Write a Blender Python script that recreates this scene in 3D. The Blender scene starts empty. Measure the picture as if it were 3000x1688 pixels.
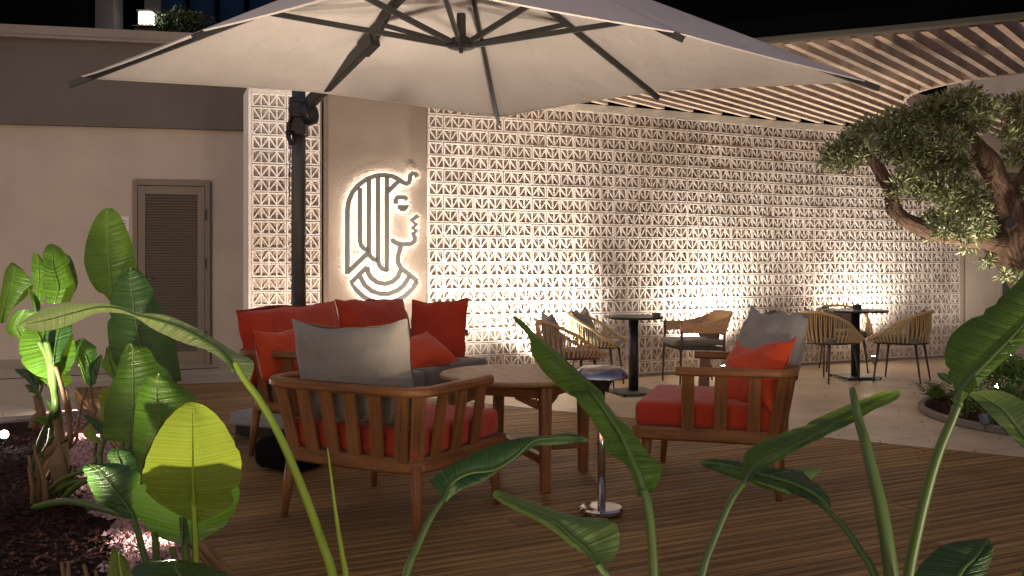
import bpy, bmesh, math, random
from mathutils import Vector, Matrix, noise
R = math.radians
rnd = random.Random(7)
C = bpy.context.scene.collection
S = bpy.context.scene

# ------------------------------------------------------------------ camera
F_PX, HORIZ, CAM_H = 2750.0, 765.0, 1.28          # focal length / horizon row in a 3000 px wide frame
cam = bpy.data.cameras.new('camera'); camo = bpy.data.objects.new('camera', cam); C.objects.link(camo)
cam.sensor_width = 36.0; cam.lens = 36.0*F_PX/3000.0
cam.shift_y = -(844.0-HORIZ)/3000.0
cam.clip_start = 0.05; cam.clip_end = 300
camo.location = (0, 0, CAM_H); camo.rotation_euler = (R(90), 0, 0)
S.camera = camo

# ------------------------------------------------------------------ world: last light of dusk
w = bpy.data.worlds.new('World'); S.world = w; w.use_nodes = True
nt = w.node_tree; bg = nt.nodes['Background']
sky = nt.nodes.new('ShaderNodeTexSky'); sky.sky_type = 'NISHITA'; sky.sun_disc = False
sky.sun_elevation = R(-3.0); sky.sun_rotation = R(200); sky.air_density = 1.0; sky.ozone_density = 3.0
tint = nt.nodes.new('ShaderNodeMix'); tint.data_type = 'RGBA'; tint.blend_type = 'MULTIPLY'; tint.inputs[0].default_value = 1.0
tint.inputs[7].default_value = (1.55, 0.97, 0.40, 1)            # town glow warming the dusk sky
nt.links.new(sky.outputs[0], tint.inputs[6]); nt.links.new(tint.outputs[2], bg.inputs[0]); bg.inputs[1].default_value = 5.4
S.view_settings.view_transform = 'Standard'; S.view_settings.look = 'None'
S.view_settings.gamma = 1.0; S.view_settings.exposure = 1.1
S.render.film_transparent = False
try:
    S.cycles.use_denoising = True
    S.cycles.sample_clamp_indirect = 4.0
    S.cycles.max_bounces = 8
    S.cycles.caustics_reflective = False; S.cycles.caustics_refractive = False
except Exception:
    pass

WARM = (1.0, 0.83, 0.66)
def spot(name, loc, target, power, angle=90, blend=0.9, color=WARM, size=0.03, parent=None):
    l = bpy.data.lights.new(name, 'SPOT'); l.energy = power; l.color = color
    l.spot_size = R(angle); l.spot_blend = blend; l.shadow_soft_size = size
    o = bpy.data.objects.new(name, l); C.objects.link(o)
    o.location = loc
    o.rotation_euler = (Vector(target)-Vector(loc)).to_track_quat('-Z', 'Y').to_euler()
    return o
def point(name, loc, power, color=WARM, size=0.05):
    l = bpy.data.lights.new(name, 'POINT'); l.energy = power; l.color = color; l.shadow_soft_size = size
    o = bpy.data.objects.new(name, l); C.objects.link(o); o.location = loc
    return o

# ------------------------------------------------------------------ measuring helpers
def P(sx, sy, d):
    return Vector(((sx-1500.0)/F_PX*d, d, CAM_H-(sy-HORIZ)/F_PX*d))
def G(sx, sy, z=0.0):
    d = (CAM_H-z)*F_PX/(sy-HORIZ)
    return Vector(((sx-1500.0)/F_PX*d, d, z))
DECK = 0.10

# ------------------------------------------------------------------ materials
def mat(name, col, rough=0.6, metal=0.0, spec=0.5, coat=0.0):
    m = bpy.data.materials.new(name); m.use_nodes = True
    b = m.node_tree.nodes['Principled BSDF']
    b.inputs['Base Color'].default_value = (*col, 1); b.inputs['Roughness'].default_value = rough
    b.inputs['Metallic'].default_value = metal; b.inputs['Specular IOR Level'].default_value = spec
    b.inputs['Coat Weight'].default_value = coat
    return m
def nodes(m): return m.node_tree.nodes, m.node_tree.links, m.node_tree.nodes['Principled BSDF']
def coords(m, kind='Object', scale=(1, 1, 1), rot=(0, 0, 0)):
    n, l, b = nodes(m)
    tc = n.new('ShaderNodeTexCoord'); mp = n.new('ShaderNodeMapping')
    mp.inputs['Scale'].default_value = scale; mp.inputs['Rotation'].default_value = rot
    l.new(tc.outputs[kind], mp.inputs[0]); return mp.outputs[0]
def noise_tex(m, co, scale, detail=4, rough=0.55):
    n, l, b = nodes(m); t = n.new('ShaderNodeTexNoise')
    t.inputs['Scale'].default_value = scale; t.inputs['Detail'].default_value = detail; t.inputs['Roughness'].default_value = rough
    l.new(co, t.inputs['Vector']); return t.outputs['Fac']
def ramp(m, fac, stops):
    n, l, b = nodes(m); r = n.new('ShaderNodeValToRGB'); e = r.color_ramp.elements
    e[0].position, e[0].color = stops[0][0], (*stops[0][1], 1)
    e[1].position, e[1].color = stops[-1][0], (*stops[-1][1], 1)
    for p, c in stops[1:-1]:
        x = e.new(p); x.color = (*c, 1)
    l.new(fac, r.inputs[0]); return r.outputs[0]
def bump(m, fac, strength=0.3, dist=0.01, prev=None):
    n, l, b = nodes(m); bp = n.new('ShaderNodeBump')
    bp.inputs['Strength'].default_value = strength; bp.inputs['Distance'].default_value = dist
    l.new(fac, bp.inputs['Height'])
    if prev is not None: l.new(prev, bp.inputs['Normal'])
    l.new(bp.outputs[0], b.inputs['Normal']); return bp.outputs[0]
def mul(c, k): return tuple(x*k for x in c)
def mixcol(m, fac, a, b_, mode='MIX'):
    n, l, b = nodes(m); x = n.new('ShaderNodeMix'); x.data_type = 'RGBA'; x.blend_type = mode
    if isinstance(fac, (int, float)): x.inputs[0].default_value = fac
    else: l.new(fac, x.inputs[0])
    for i, v in ((6, a), (7, b_)):
        if isinstance(v, tuple): x.inputs[i].default_value = (*v, 1)
        else: l.new(v, x.inputs[i])
    return x.outputs[2]

def plaster(name, col, bumpy=0.35, scale=90, var=0.12):
    m = mat(name, col, 0.9, spec=0.2); n, l, b = nodes(m); co = coords(m)
    big = noise_tex(m, co, 1.1, 5, 0.6)
    l.new(ramp(m, big, [(0.3, mul(col, 1-var)), (0.7, mul(col, 1+var*0.6))]), b.inputs['Base Color'])
    bump(m, noise_tex(m, co, scale, 3), bumpy, 0.006)
    return m
def fabric(name, col, var=0.12, wrinkle=0.5):
    m = mat(name, col, 0.95, spec=0.15); n, l, b = nodes(m); co = coords(m)
    b.inputs['Sheen Weight'].default_value = 0.25; b.inputs['Sheen Roughness'].default_value = 0.5
    mel = noise_tex(m, co, 260, 2, 0.8); big = noise_tex(m, co, 5, 4)
    c1 = ramp(m, mel, [(0.3, mul(col, 1-var*1.6)), (0.7, mul(col, 1+var))])
    c2 = ramp(m, big, [(0.3, (1-var, 1-var, 1-var)), (0.7, (1, 1, 1))])
    l.new(mixcol(m, 1.0, c1, c2, 'MULTIPLY'), b.inputs['Base Color'])
    b1 = bump(m, noise_tex(m, co, 7, 3, 0.5), wrinkle, 0.03)
    bump(m, mel, 0.25, 0.002, b1)
    return m
def wood(name, dark, light, rough=0.5, grain=9.0, uvscale=1.0):
    m = mat(name, light, rough, spec=0.35); n, l, b = nodes(m)
    co = coords(m, 'UV', (1.6*uvscale, 38*uvscale, 1))
    g = noise_tex(m, co, 1.7, 6, 0.65)
    co2 = coords(m, 'Object', (1, 1, 1)); big = noise_tex(m, co2, 4.0, 3)
    c = ramp(m, g, [(0.28, dark), (0.5, mul(light, 0.8)), (0.72, light)])
    c2 = ramp(m, big, [(0.3, (0.72, 0.7, 0.68)), (0.7, (1.05, 1.0, 0.97))])
    l.new(mixcol(m, 1.0, c, c2, 'MULTIPLY'), b.inputs['Base Color'])
    l.new(ramp(m, g, [(0.3, (rough+.15,)*3), (0.7, (rough-.08,)*3)]), b.inputs['Roughness'])
    bump(m, g, 0.25, 0.003)
    return m
M = {}
M['wall'] = plaster('beige_plaster', (0.375, 0.31, 0.26))
M['fascia'] = plaster('dark_taupe_plaster', (0.115, 0.096, 0.084), 0.5)
M['coping'] = plaster('coping_plaster', (0.23, 0.19, 0.165))
M['panel'] = plaster('taupe_render', (0.235, 0.18, 0.14), 0.9, 120)
M['block'] = plaster('white_concrete_block', (0.76, 0.69, 0.64), 0.5, 120, 0.10)
def tone_over(m, lo, hi):
    n, l, b = nodes(m); at = n.new('ShaderNodeAttribute'); at.attribute_name = 'tone'
    src = b.inputs['Base Color'].links[0].from_socket
    st = noise_tex(m, coords(m, 'Object', (1, 1, .35)), 3.0, 6, .7)
    c = mixcol(m, 1.0, src, ramp(m, at.outputs['Fac'], [(0.0, lo), (1.0, hi)]), 'MULTIPLY')
    l.new(mixcol(m, 1.0, c, ramp(m, st, [(0.3, (.80, .77, .74)), (0.6, (1, 1, 1))]), 'MULTIPLY'), b.inputs['Base Color'])
tone_over(M['block'], (.86, .85, .84), (1.06, 1.06, 1.06))
M['backing'] = plaster('block_backing', (0.47, 0.38, 0.31), 0.5, 60)
M['cream'] = plaster('cream_plaster', (0.55, 0.49, 0.41), 0.3)
M['darkbuild'] = plaster('dark_facade', (0.0035, 0.0035, 0.004), 0.2)
nodes(M['darkbuild'])[2].inputs['Specular IOR Level'].default_value = 0.0
M['bluebuild'] = plaster('blue_facade', (0.006, 0.020, 0.055), 0.2)
M['fasciagrey'] = plaster('weathered_fascia', (0.115, 0.105, 0.082), 0.5, 30)
M['stone_dark'] = plaster('dark_stone', (0.05, 0.05, 0.055), 0.5, 20)
M['teak'] = wood('teak', (0.095, 0.033, 0.011), (0.31, 0.130, 0.044), 0.45)
M['tabletop'] = wood('oiled_table_wood', (0.20, 0.10, 0.045), (0.42, 0.25, 0.125), 0.45)
M['slat'] = wood('pergola_slat_wood', (0.40, 0.285, 0.215), (0.57, 0.44, 0.35), 0.6)
M['red'] = fabric('brick_red_fabric', (0.50, 0.050, 0.020))
M['orange'] = fabric('orange_red_fabric', (0.62, 0.072, 0.020))
M['grey'] = fabric('taupe_grey_fabric', (0.25, 0.22, 0.185))
M['greylight'] = fabric('stone_grey_fabric', (0.30, 0.27, 0.24))
M['seatgrey'] = fabric('grey_seat_fabric', (0.17, 0.15, 0.13))
M['olivecush'] = fabric('olive_seat_fabric', (0.20, 0.185, 0.15))
M['brownpil'] = fabric('brown_fabric', (0.17, 0.105, 0.075))
M['metal'] = mat('dark_grey_metal', (0.085, 0.095, 0.10), 0.42, 0.2)
M['ribmetal'] = mat('rib_metal', (0.028, 0.028, 0.026), 0.4, 0.2)
M['black'] = mat('black_metal', (0.012, 0.012, 0.013), 0.4, 0.3)
M['blackplastic'] = mat('black_plastic', (0.014, 0.014, 0.015), 0.45)
M['bronzeleg'] = mat('bronze_leg_metal', (0.075, 0.055, 0.045), 0.45, 0.4)
M['chrome'] = mat('polished_steel', (0.62, 0.60, 0.60), 0.14, 1.0)
M['chromehead'] = mat('blued_steel', (0.26, 0.26, 0.30), 0.24, 1.0)
M['whiteplastic'] = mat('white_base_plastic', (0.26, 0.25, 0.25), 0.6)
M['doorpaint'] = plaster('door_paint', (0.165, 0.130, 0.104), 0.1, 40, 0.05)
M['louvre'] = plaster('louvre_paint', (0.125, 0.098, 0.078), 0.1, 40, 0.05)
M['blackcloth'] = mat('black_cloth', (0.005, 0.005, 0.005), 1.0, spec=0.1)
M['signplate'] = mat('sign_plate', (0.48, 0.44, 0.41), 0.5)
M['glassgrey'] = mat('greenish_door_glass', (0.13, 0.155, 0.14), 0.25, 0.0, 0.6)
M['logo'] = mat('logo_grey_metal', (0.15, 0.14, 0.125), 0.5, 0.2)
M['frosted'] = mat('frosted_glass', (0.8, 0.8, 0.75), 0.3)
for k, (col, st) in {'led': ((1.0, 0.94, 0.84), 34.0), 'lamp_glow': ((1.0, 0.9, 0.72), 7.0), 'spot_glow': ((1.0, 0.9, 0.78), 60.0), 'gravel_led': ((1.0, 0.78, 0.68), 9.0)}.items():
    m = mat(k, (0.8, 0.8, 0.8)); b = nodes(m)[2]
    b.inputs['Emission Color'].default_value = (*col, 1); b.inputs['Emission Strength'].default_value = st; M[k] = m

def make_canopy():
    m = mat('canopy_fabric', (0.60, 0.55, 0.51), 0.9, spec=0.15); n, l, b = nodes(m); co = coords(m)
    wv = noise_tex(m, co, 420, 2); soft = noise_tex(m, co, 2.2, 4)
    l.new(ramp(m, soft, [(0.3, (0.54, 0.49, 0.455)), (0.7, (0.62, 0.565, 0.525))]), b.inputs['Base Color'])
    b1 = bump(m, noise_tex(m, co, 4.5, 3), 0.6, 0.05); bump(m, wv, 0.12, 0.002, b1)
    tr = n.new('ShaderNodeBsdfTranslucent'); tr.inputs[0].default_value = (0.62, 0.52, 0.45, 1)
    mx = n.new('ShaderNodeMixShader'); mx.inputs[0].default_value = 0.12
    l.new(b.outputs[0], mx.inputs[1]); l.new(tr.outputs[0], mx.inputs[2]); l.new(mx.outputs[0], n['Material Output'].inputs[0])
    return m
M['canopy'] = make_canopy()

def make_leaf(name, top, under, trans, tw=0.35, rough=0.34):
    m = mat(name, top, rough, spec=0.5); n, l, b = nodes(m)
    tc = n.new('ShaderNodeTexCoord'); sp = n.new('ShaderNodeSeparateXYZ'); l.new(tc.outputs['UV'], sp.inputs[0])
    ab = n.new('ShaderNodeMath'); ab.operation = 'ABSOLUTE'; l.new(sp.outputs[1], ab.inputs[0])
    # side veins run out from the midrib and bend towards the tip
    k = n.new('ShaderNodeMath'); k.operation = 'MULTIPLY_ADD'; l.new(ab.outputs[0], k.inputs[0]); k.inputs[1].default_value = -0.05; l.new(sp.outputs[0], k.inputs[2])
    cb = n.new('ShaderNodeCombineXYZ'); l.new(k.outputs[0], cb.inputs[0])
    wv = n.new('ShaderNodeTexNoise'); wv.noise_dimensions = '1D'; wv.inputs['Scale'].default_value = 85; wv.inputs['Detail'].default_value = 3
    l.new(k.outputs[0], wv.inputs['W'])
    co = tc.outputs['Object']
    blot = noise_tex(m, co, 9, 4)
    c0 = ramp(m, blot, [(0.3, mul(top, 0.75)), (0.7, mul(top, 1.15))])
    c1 = ramp(m, wv.outputs['Fac'], [(0.3, (0.62, 0.68, 0.5)), (0.7, (1.22, 1.18, 1.25))])
    c2 = mixcol(m, 1.0, c0, c1, 'MULTIPLY')
    geo = n.new('ShaderNodeNewGeometry')
    c3 = mixcol(m, geo.outputs['Backfacing'], c2, under)
    rib = ramp(m, ab.outputs[0], [(0.018, (1, 1, 1)), (0.04, (0, 0, 0))])
    sptx = noise_tex(m, co, 34, 5, .75)
    c3 = mixcol(m, ramp(m, sptx, [(0.665, (0, 0, 0)), (0.72, (.8, .8, .8))]), c3, (0.13, 0.095, 0.035))
    c4 = mixcol(m, rib, c3, mul(under, 1.5))
    l.new(ramp(m, blot, [(0.35, (rough-.06,)*3), (0.65, (rough+.16,)*3)]), b.inputs['Roughness'])
    l.new(c4, b.inputs['Base Color'])
    wv2 = n.new('ShaderNodeTexNoise'); wv2.noise_dimensions = '1D'; wv2.inputs['Scale'].default_value = 21; wv2.inputs['Detail'].default_value = 2
    l.new(k.outputs[0], wv2.inputs['W'])
    bb = bump(m, wv2.outputs['Fac'], 0.5, 0.014); bump(m, wv.outputs['Fac'], 0.55, 0.005, bb)
    tr = n.new('ShaderNodeBsdfTranslucent')
    l.new(mixcol(m, 0.5, mul(trans, 1.0), mixcol(m, 1.0, trans, c1, 'MULTIPLY')), tr.inputs[0])
    mx = n.new('ShaderNodeMixShader'); mx.inputs[0].default_value = tw
    l.new(b.outputs[0], mx.inputs[1]); l.new(tr.outputs[0], mx.inputs[2]); l.new(mx.outputs[0], n['Material Output'].inputs[0])
    return m
M['leaf'] = make_leaf('broad_leaf', (0.060, 0.140, 0.009), (0.16, 0.24, 0.06), (0.22, 0.38, 0.02))
M['leafdark'] = make_leaf('dark_broad_leaf', (0.032, 0.085, 0.015), (0.09, 0.15, 0.045), (0.10, 0.20, 0.02), 0.25, 0.28)
M['leafyoung'] = make_leaf('young_broad_leaf', (0.17, 0.27, 0.035), (0.26, 0.35, 0.07), (0.43, 0.52, 0.05), 0.5)
M['leafpale'] = make_leaf('pale_broad_leaf', (0.15, 0.23, 0.06), (0.27, 0.35, 0.13), (0.28, 0.38, 0.08), 0.3)
M['stem'] = mat('green_stem', (0.075, 0.125, 0.022), 0.45)
M['stemyoung'] = mat('young_stem', (0.27, 0.40, 0.03), 0.4)
M['stembrown'] = mat('dry_stem', (0.20, 0.115, 0.05), 0.75)
M['dryleaf'] = mat('dry_leaf', (0.24, 0.16, 0.075), 0.8)
M['olive'] = mat('olive_leaf', (0.065, 0.085, 0.035), 0.4, spec=0.6)
def leafy(m, a, c_):
    n, l, b = nodes(m); oi = n.new('ShaderNodeAttribute'); oi.attribute_name = 'tone'
    l.new(ramp(m, oi.outputs['Fac'], [(0.0, a), (1.0, c_)]), b.inputs['Base Color'])
leafy(M['olive'], (0.03, 0.048, 0.014), (0.36, 0.40, 0.18))
M['fern'] = mat('fern_leaf', (0.08, 0.16, 0.02), 0.5); leafy(M['fern'], (0.03, 0.08, 0.012), (0.14, 0.26, 0.03))
M['ivy'] = mat('ivy_leaf', (0.03, 0.05, 0.02), 0.5); leafy(M['ivy'], (0.012, 0.028, 0.012), (0.05, 0.085, 0.03))
def make_bark():
    m = mat('olive_bark', (0.2, 0.13, 0.09), 0.95, spec=0.1); n, l, b = nodes(m); co = coords(m, 'UV', (7, 30, 1))
    t = noise_tex(m, co, 1.3, 8, 0.7); co2 = coords(m); t2 = noise_tex(m, co2, 22, 6, 0.7)
    l.new(ramp(m, t, [(0.3, (0.05, 0.03, 0.022)), (0.55, (0.19, 0.125, 0.088)), (0.75, (0.30, 0.21, 0.155))]), b.inputs['Base Color'])
    b1 = bump(m, t, 1.0, 0.05); bump(m, t2, 0.7, 0.02, b1); return m
M['bark'] = make_bark()
def tone_mat(name, a, c_, rough=0.9):
    m = mat(name, a, rough, spec=0.2); leafy(m, a, c_); return m
M['gravel'] = tone_mat('pink_gravel', (0.26, 0.12, 0.11), (0.62, 0.40, 0.37))
M['mulch'] = tone_mat('bark_mulch', (0.016, 0.006, 0.003), (0.065, 0.026, 0.014))
def make_soil():
    m = mat('bed_soil', (0.05, 0.025, 0.02), 1.0, spec=0.1); n, l, b = nodes(m); co = coords(m)
    t = noise_tex(m, co, 45, 5, 0.7)
    l.new(ramp(m, t, [(0.35, (0.018, 0.008, 0.006)), (0.65, (0.085, 0.04, 0.032))]), b.inputs['Base Color'])
    bump(m, t, 1.0, 0.03); return m
M['soil'] = make_soil()
WALLDIR = math.atan2(0.43, 0.903)
def make_floor():
    m = mat('terrace_tile', (0.4, 0.34, 0.27), 0.5, spec=0.35); n, l, b = nodes(m)
    co = coords(m, 'Object', (1, 1, 1), (0, 0, -WALLDIR-0.12))
    br = n.new('ShaderNodeTexBrick'); br.inputs['Scale'].default_value = 1.0
    br.inputs['Brick Width'].default_value = 1.2; br.inputs['Row Height'].default_value = 0.6; br.inputs['Mortar Size'].default_value = 0.004
    br.inputs['Color1'].default_value = (1, 1, 1, 1); br.inputs['Color2'].default_value = (0.9, 0.89, 0.88, 1); br.inputs['Mortar'].default_value = (0.45, 0.43, 0.42, 1)
    l.new(co, br.inputs['Vector'])
    co2 = coords(m); t = noise_tex(m, co2, 1.6, 7, 0.68); t2 = noise_tex(m, co2, 28, 4)
    c = ramp(m, t, [(0.3, (0.50, 0.39, 0.26)), (0.55, (0.62, 0.50, 0.345)), (0.75, (0.67, 0.56, 0.395))])
    l.new(mixcol(m, 1.0, c, br.outputs['Color'], 'MULTIPLY'), b.inputs['Base Color'])
    l.new(ramp(m, t, [(0.3, (0.48,)*3), (0.7, (0.27,)*3)]), b.inputs['Roughness'])
    bump(m, t2, 0.12, 0.004); return m
M['floor'] = make_floor()
def make_deckmat():
    m = mat('deck_board_wood', (0.2, 0.12, 0.06), 0.6, spec=0.3); n, l, b = nodes(m)
    co = coords(m, 'UV', (1.1, 30, 1)); t = noise_tex(m, co, 1.6, 6, 0.65)
    gr = n.new('ShaderNodeTexWave'); gr.wave_type = 'BANDS'; gr.bands_direction = 'Y'; gr.inputs['Scale'].default_value = 5.6
    co3 = coords(m, 'UV', (0.0, 1, 1)); l.new(co3, gr.inputs['Vector'])
    at = n.new('ShaderNodeAttribute'); at.attribute_name = 'tone'
    c = ramp(m, t, [(0.25, (0.17, 0.086, 0.026)), (0.5, (0.36, 0.205, 0.065)), (0.75, (0.52, 0.32, 0.115))])
    tone = ramp(m, at.outputs['Fac'], [(0.0, (0.66, 0.62, 0.6)), (1.0, (1.15, 1.1, 1.05))])
    c2 = mixcol(m, 1.0, c, tone, 'MULTIPLY')
    co2 = coords(m); st = noise_tex(m, co2, 0.9, 5)
    c3 = mixcol(m, 1.0, c2, ramp(m, st, [(0.3, (0.75, 0.75, 0.75)), (0.65, (1, 1, 1))]), 'MULTIPLY')
    c4 = mixcol(m, 1.0, c3, ramp(m, gr.outputs['Fac'], [(0.0, (0.45, 0.42, 0.4)), (0.35, (1, 1, 1))]), 'MULTIPLY')
    l.new(c4, b.inputs['Base Color'])
    l.new(ramp(m, t, [(0.3, (0.75,)*3), (0.7, (0.5,)*3)]), b.inputs['Roughness'])
    b1 = bump(m, gr.outputs['Fac'], 0.6, 0.006); bump(m, t, 0.35, 0.004, b1); return m
M['deck'] = make_deckmat()
def make_rope(name, a, c_):
    m = mat(name, a, 0.85, spec=0.2); n, l, b = nodes(m); co = coords(m)
    t = noise_tex(m, co, 60, 3); l.new(ramp(m, t, [(0.3, a), (0.7, c_)]), b.inputs['Base Color']); bump(m, t, 0.4, 0.003); return m
M['rope'] = make_rope('straw_rope', (0.52, 0.37, 0.19), (0.70, 0.54, 0.32))
M['ropeorange'] = make_rope('tan_rope', (0.50, 0.29, 0.15), (0.66, 0.42, 0.24))

# ------------------------------------------------------------------ mesh builder
class MB:
    def __init__(s): s.v, s.f, s.uv, s.tone = [], [], [], []
    def add(s, verts, faces, uvs=None, tone=0.5):
        o = len(s.v); s.v += [Vector(x) for x in verts]
        for i, f in enumerate(faces):
            s.f.append(tuple(o+k for k in f)); s.uv.append(uvs[i] if uvs else None); s.tone.append(tone)
    def box(s, c, size, mtx=None, tone=0.5):
        hx, hy, hz = size[0]/2, size[1]/2, size[2]/2; c = Vector(c)
        L = max(range(3), key=lambda i: size[i])
        vs = [Vector((x, y, z)) for x in (-hx, hx) for y in (-hy, hy) for z in (-hz, hz)]
        fs = [(0, 1, 3, 2), (4, 6, 7, 5), (0, 4, 5, 1), (2, 3, 7, 6), (0, 2, 6, 4), (1, 5, 7, 3)]
        o = [i for i in range(3) if i != L]; sh = rnd.random()*5
        uvs = [[(vs[k][L]+sh, vs[k][o[0]]+vs[k][o[1]]+sh) for k in f] for f in fs]
        if mtx is not None: vs = [mtx @ v for v in vs]
        s.add([v+c for v in vs], fs, uvs, tone)
    def bar(s, p0, p1, w_, h_, up=(0, 0, 1), w1=None, h1=None, tone=0.5):
        p0, p1 = Vector(p0), Vector(p1); z = (p1-p0); L = z.length; z = z/L
        up = Vector(up)
        if abs(z.dot(up)) > 0.98: up = Vector((0, 1, 0))
        x = up.cross(z).normalized(); y = z.cross(x)
        w1 = w_ if w1 is None else w1; h1 = h_ if h1 is None else h1
        vs = []
        for p, a, b in ((p0, w_, h_), (p1, w1, h1)):
            for sx, sy in ((-1, -1), (1, -1), (1, 1), (-1, 1)): vs.append(p+x*sx*a/2+y*sy*b/2)
        fs = [(3, 2, 1, 0), (4, 5, 6, 7)]; sh = rnd.random()*5
        uvs = [[(sh, sh), (sh, sh+w_), (sh+h_, sh+w_), (sh+h_, sh)]]*2
        for i in range(4):
            j = (i+1) % 4; fs.append((i, j, 4+j, 4+i)); ww = w_ if i % 2 == 0 else h_
            uvs.append([(sh, sh+i*.1), (sh, sh+i*.1+ww), (sh+L, sh+i*.1+ww), (sh+L, sh+i*.1)])
        s.add(vs, fs, uvs, tone)
    def frames(s, pts, up=None):
        pts = [Vector(p) for p in pts]; n = len(pts); out = []
        prev = None
        for i in range(n):
            t = (pts[min(i+1, n-1)]-pts[max(i-1, 0)]).normalized()
            if up is not None:
                x = Vector(up).cross(t)
                x = x.normalized() if x.length > 1e-5 else Vector((1, 0, 0))
            else:
                if prev is None:
                    a = Vector((0, 0, 1)) if abs(t.z) < 0.9 else Vector((1, 0, 0)); x = a.cross(t).normalized()
                else:
                    x = (prev - t*prev.dot(t)).normalized()
                prev = x
            out.append((pts[i], t, x, t.cross(x)))
        return out
    def tube(s, pts, rad, seg=8, cap=True, tone=0.5, flat=1.0):
        fr = s.frames(pts); n = len(fr)
        if not hasattr(rad, '__len__'): rad = [rad]*n
        vs, fs, uvs, L = [], [], [], 0.0; Ls = []
        for i, (p, t, x, y) in enumerate(fr):
            if i: L += (p-fr[i-1][0]).length
            Ls.append(L)
            for k in range(seg):
                a = 2*math.pi*k/seg; vs.append(p+(x*math.cos(a)+y*math.sin(a)*flat)*rad[i])
        for i in range(n-1):
            for k in range(seg):
                k2 = (k+1) % seg
                fs.append((i*seg+k, i*seg+k2, (i+1)*seg+k2, (i+1)*seg+k))
                c = 2*math.pi*rad[i]/seg
                uvs.append([(Ls[i], k*c), (Ls[i], (k+1)*c), (Ls[i+1], (k+1)*c), (Ls[i+1], k*c)])
        if cap:
            fs.append(tuple(range(seg-1, -1, -1))); uvs.append([(0, 0)]*seg)
            fs.append(tuple((n-1)*seg+k for k in range(seg))); uvs.append([(0, 0)]*seg)
        s.add(vs, fs, uvs, tone)
    def sweep(s, pts, w_, h_, up=(0, 0, 1), closed=False, bev=0.25):
        """rounded-rectangle section swept along a path"""
        pts = [Vector(p) for p in pts]; n = len(pts); b = min(w_, h_)*bev
        sec = [(-w_/2+b, -h_/2), (w_/2-b, -h_/2), (w_/2, -h_/2+b), (w_/2, h_/2-b), (w_/2-b, h_/2), (-w_/2+b, h_/2), (-w_/2, h_/2-b), (-w_/2, -h_/2+b)]
        m = len(sec); vs, fs, uvs, Ls, L = [], [], [], [], 0.0; up = Vector(up)
        for i, p in enumerate(pts):
            if closed: t = (pts[(i+1) % n]-pts[i-1]).normalized()
            else: t = (pts[min(i+1, n-1)]-pts[max(i-1, 0)]).normalized()
            x = t.cross(up).normalized(); y = x.cross(t)
            if i: L += (p-pts[i-1]).length
            Ls.append(L)
            vs += [p+x*a+y*c for a, c in sec]
        for i in range(n if closed else n-1):
            j = (i+1) % n; l1 = Ls[j] if j else L+(pts[0]-pts[-1]).length
            for k in range(m):
                k2 = (k+1) % m
                fs.append((i*m+k, j*m+k, j*m+k2, i*m+k2))
                uvs.append([(Ls[i], k*.013), (l1, k*.013), (l1, (k+1)*.013), (Ls[i], (k+1)*.013)])
        if not closed:
            fs.append(tuple(range(m))); uvs.append([(0, 0)]*m)
            fs.append(tuple((n-1)*m+k for k in range(m-1, -1, -1))); uvs.append([(0, 0)]*m)
        s.add(vs, fs, uvs)
    def lathe(s, prof, c=(0, 0, 0), seg=24, tone=0.5):
        c = Vector(c); vs, fs = [], []
        for r, z in prof:
            for k in range(seg):
                a = 2*math.pi*k/seg; vs.append(c+Vector((r*math.cos(a), r*math.sin(a), z)))
        for i in range(len(prof)-1):
            for k in range(seg):
                k2 = (k+1) % seg; fs.append((i*seg+k, i*seg+k2, (i+1)*seg+k2, (i+1)*seg+k))
        if prof[0][0] > 1e-4: fs.append(tuple(range(seg-1, -1, -1)))
        if prof[-1][0] > 1e-4: fs.append(tuple((len(prof)-1)*seg+k for k in range(seg)))
        s.add(vs, fs, None, tone)
    def prism(s, poly, z0, z1, tone=0.5, uvf=None):
        n = len(poly); vs = [Vector((p[0], p[1], z0)) for p in poly]+[Vector((p[0], p[1], z1)) for p in poly]
        fs = [tuple(range(n-1, -1, -1)), tuple(range(n, 2*n))]+[(i, (i+1) % n, n+(i+1) % n, n+i) for i in range(n)]
        uvf = uvf or (lambda v: (v.x, v.y+v.z))
        s.add(vs, fs, [[uvf(vs[k]) for k in f] for f in fs], tone)
    def grid(s, rows, uvs=None, closed=False, tone=0.5):
        n, m = len(rows), len(rows[0]); vs = [p for r in rows for p in r]; fs, fu = [], []
        for i in range(n-1):
            for k in range(m if closed else m-1):
                k2 = (k+1) % m; q = (i*m+k, i*m+k2, (i+1)*m+k2, (i+1)*m+k); fs.append(q)
                if uvs: fu.append([uvs[i][k], uvs[i][k2], uvs[i+1][k2], uvs[i+1][k]])
        s.add(vs, fs, fu if uvs else None, tone)
    def build(s, name, mt, parent=None, smooth=False, world=False, bevel=0.0):
        me = bpy.data.meshes.new(name)
        vs = s.v
        if world and parent is not None:
            r = parent
            while r.parent is not None: r = r.parent
            inv = (Matrix.Translation(r.location) @ Matrix.Rotation(r.rotation_euler.z, 4, 'Z')).inverted()
            vs = [inv @ v for v in vs]
        me.from_pydata([tuple(v) for v in vs], [], s.f)
        if any(u is not None for u in s.uv):
            ul = me.uv_layers.new(name='UVMap'); data = []
            for f, u in zip(s.f, s.uv):
                for k in range(len(f)): data += list(u[k]) if u else [0.0, 0.0]
            ul.data.foreach_set('uv', data)
        if len(set(s.tone)) > 1:
            a = me.attributes.new('tone', 'FLOAT', 'FACE'); a.data.foreach_set('value', s.tone)
        if mt is not None: me.materials.append(mt)
        me.update()
        if smooth:
            me.polygons.foreach_set('use_smooth', [True]*len(me.polygons))
        o = bpy.data.objects.new(name, me); C.objects.link(o)
        if parent is not None: o.parent = parent
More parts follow.
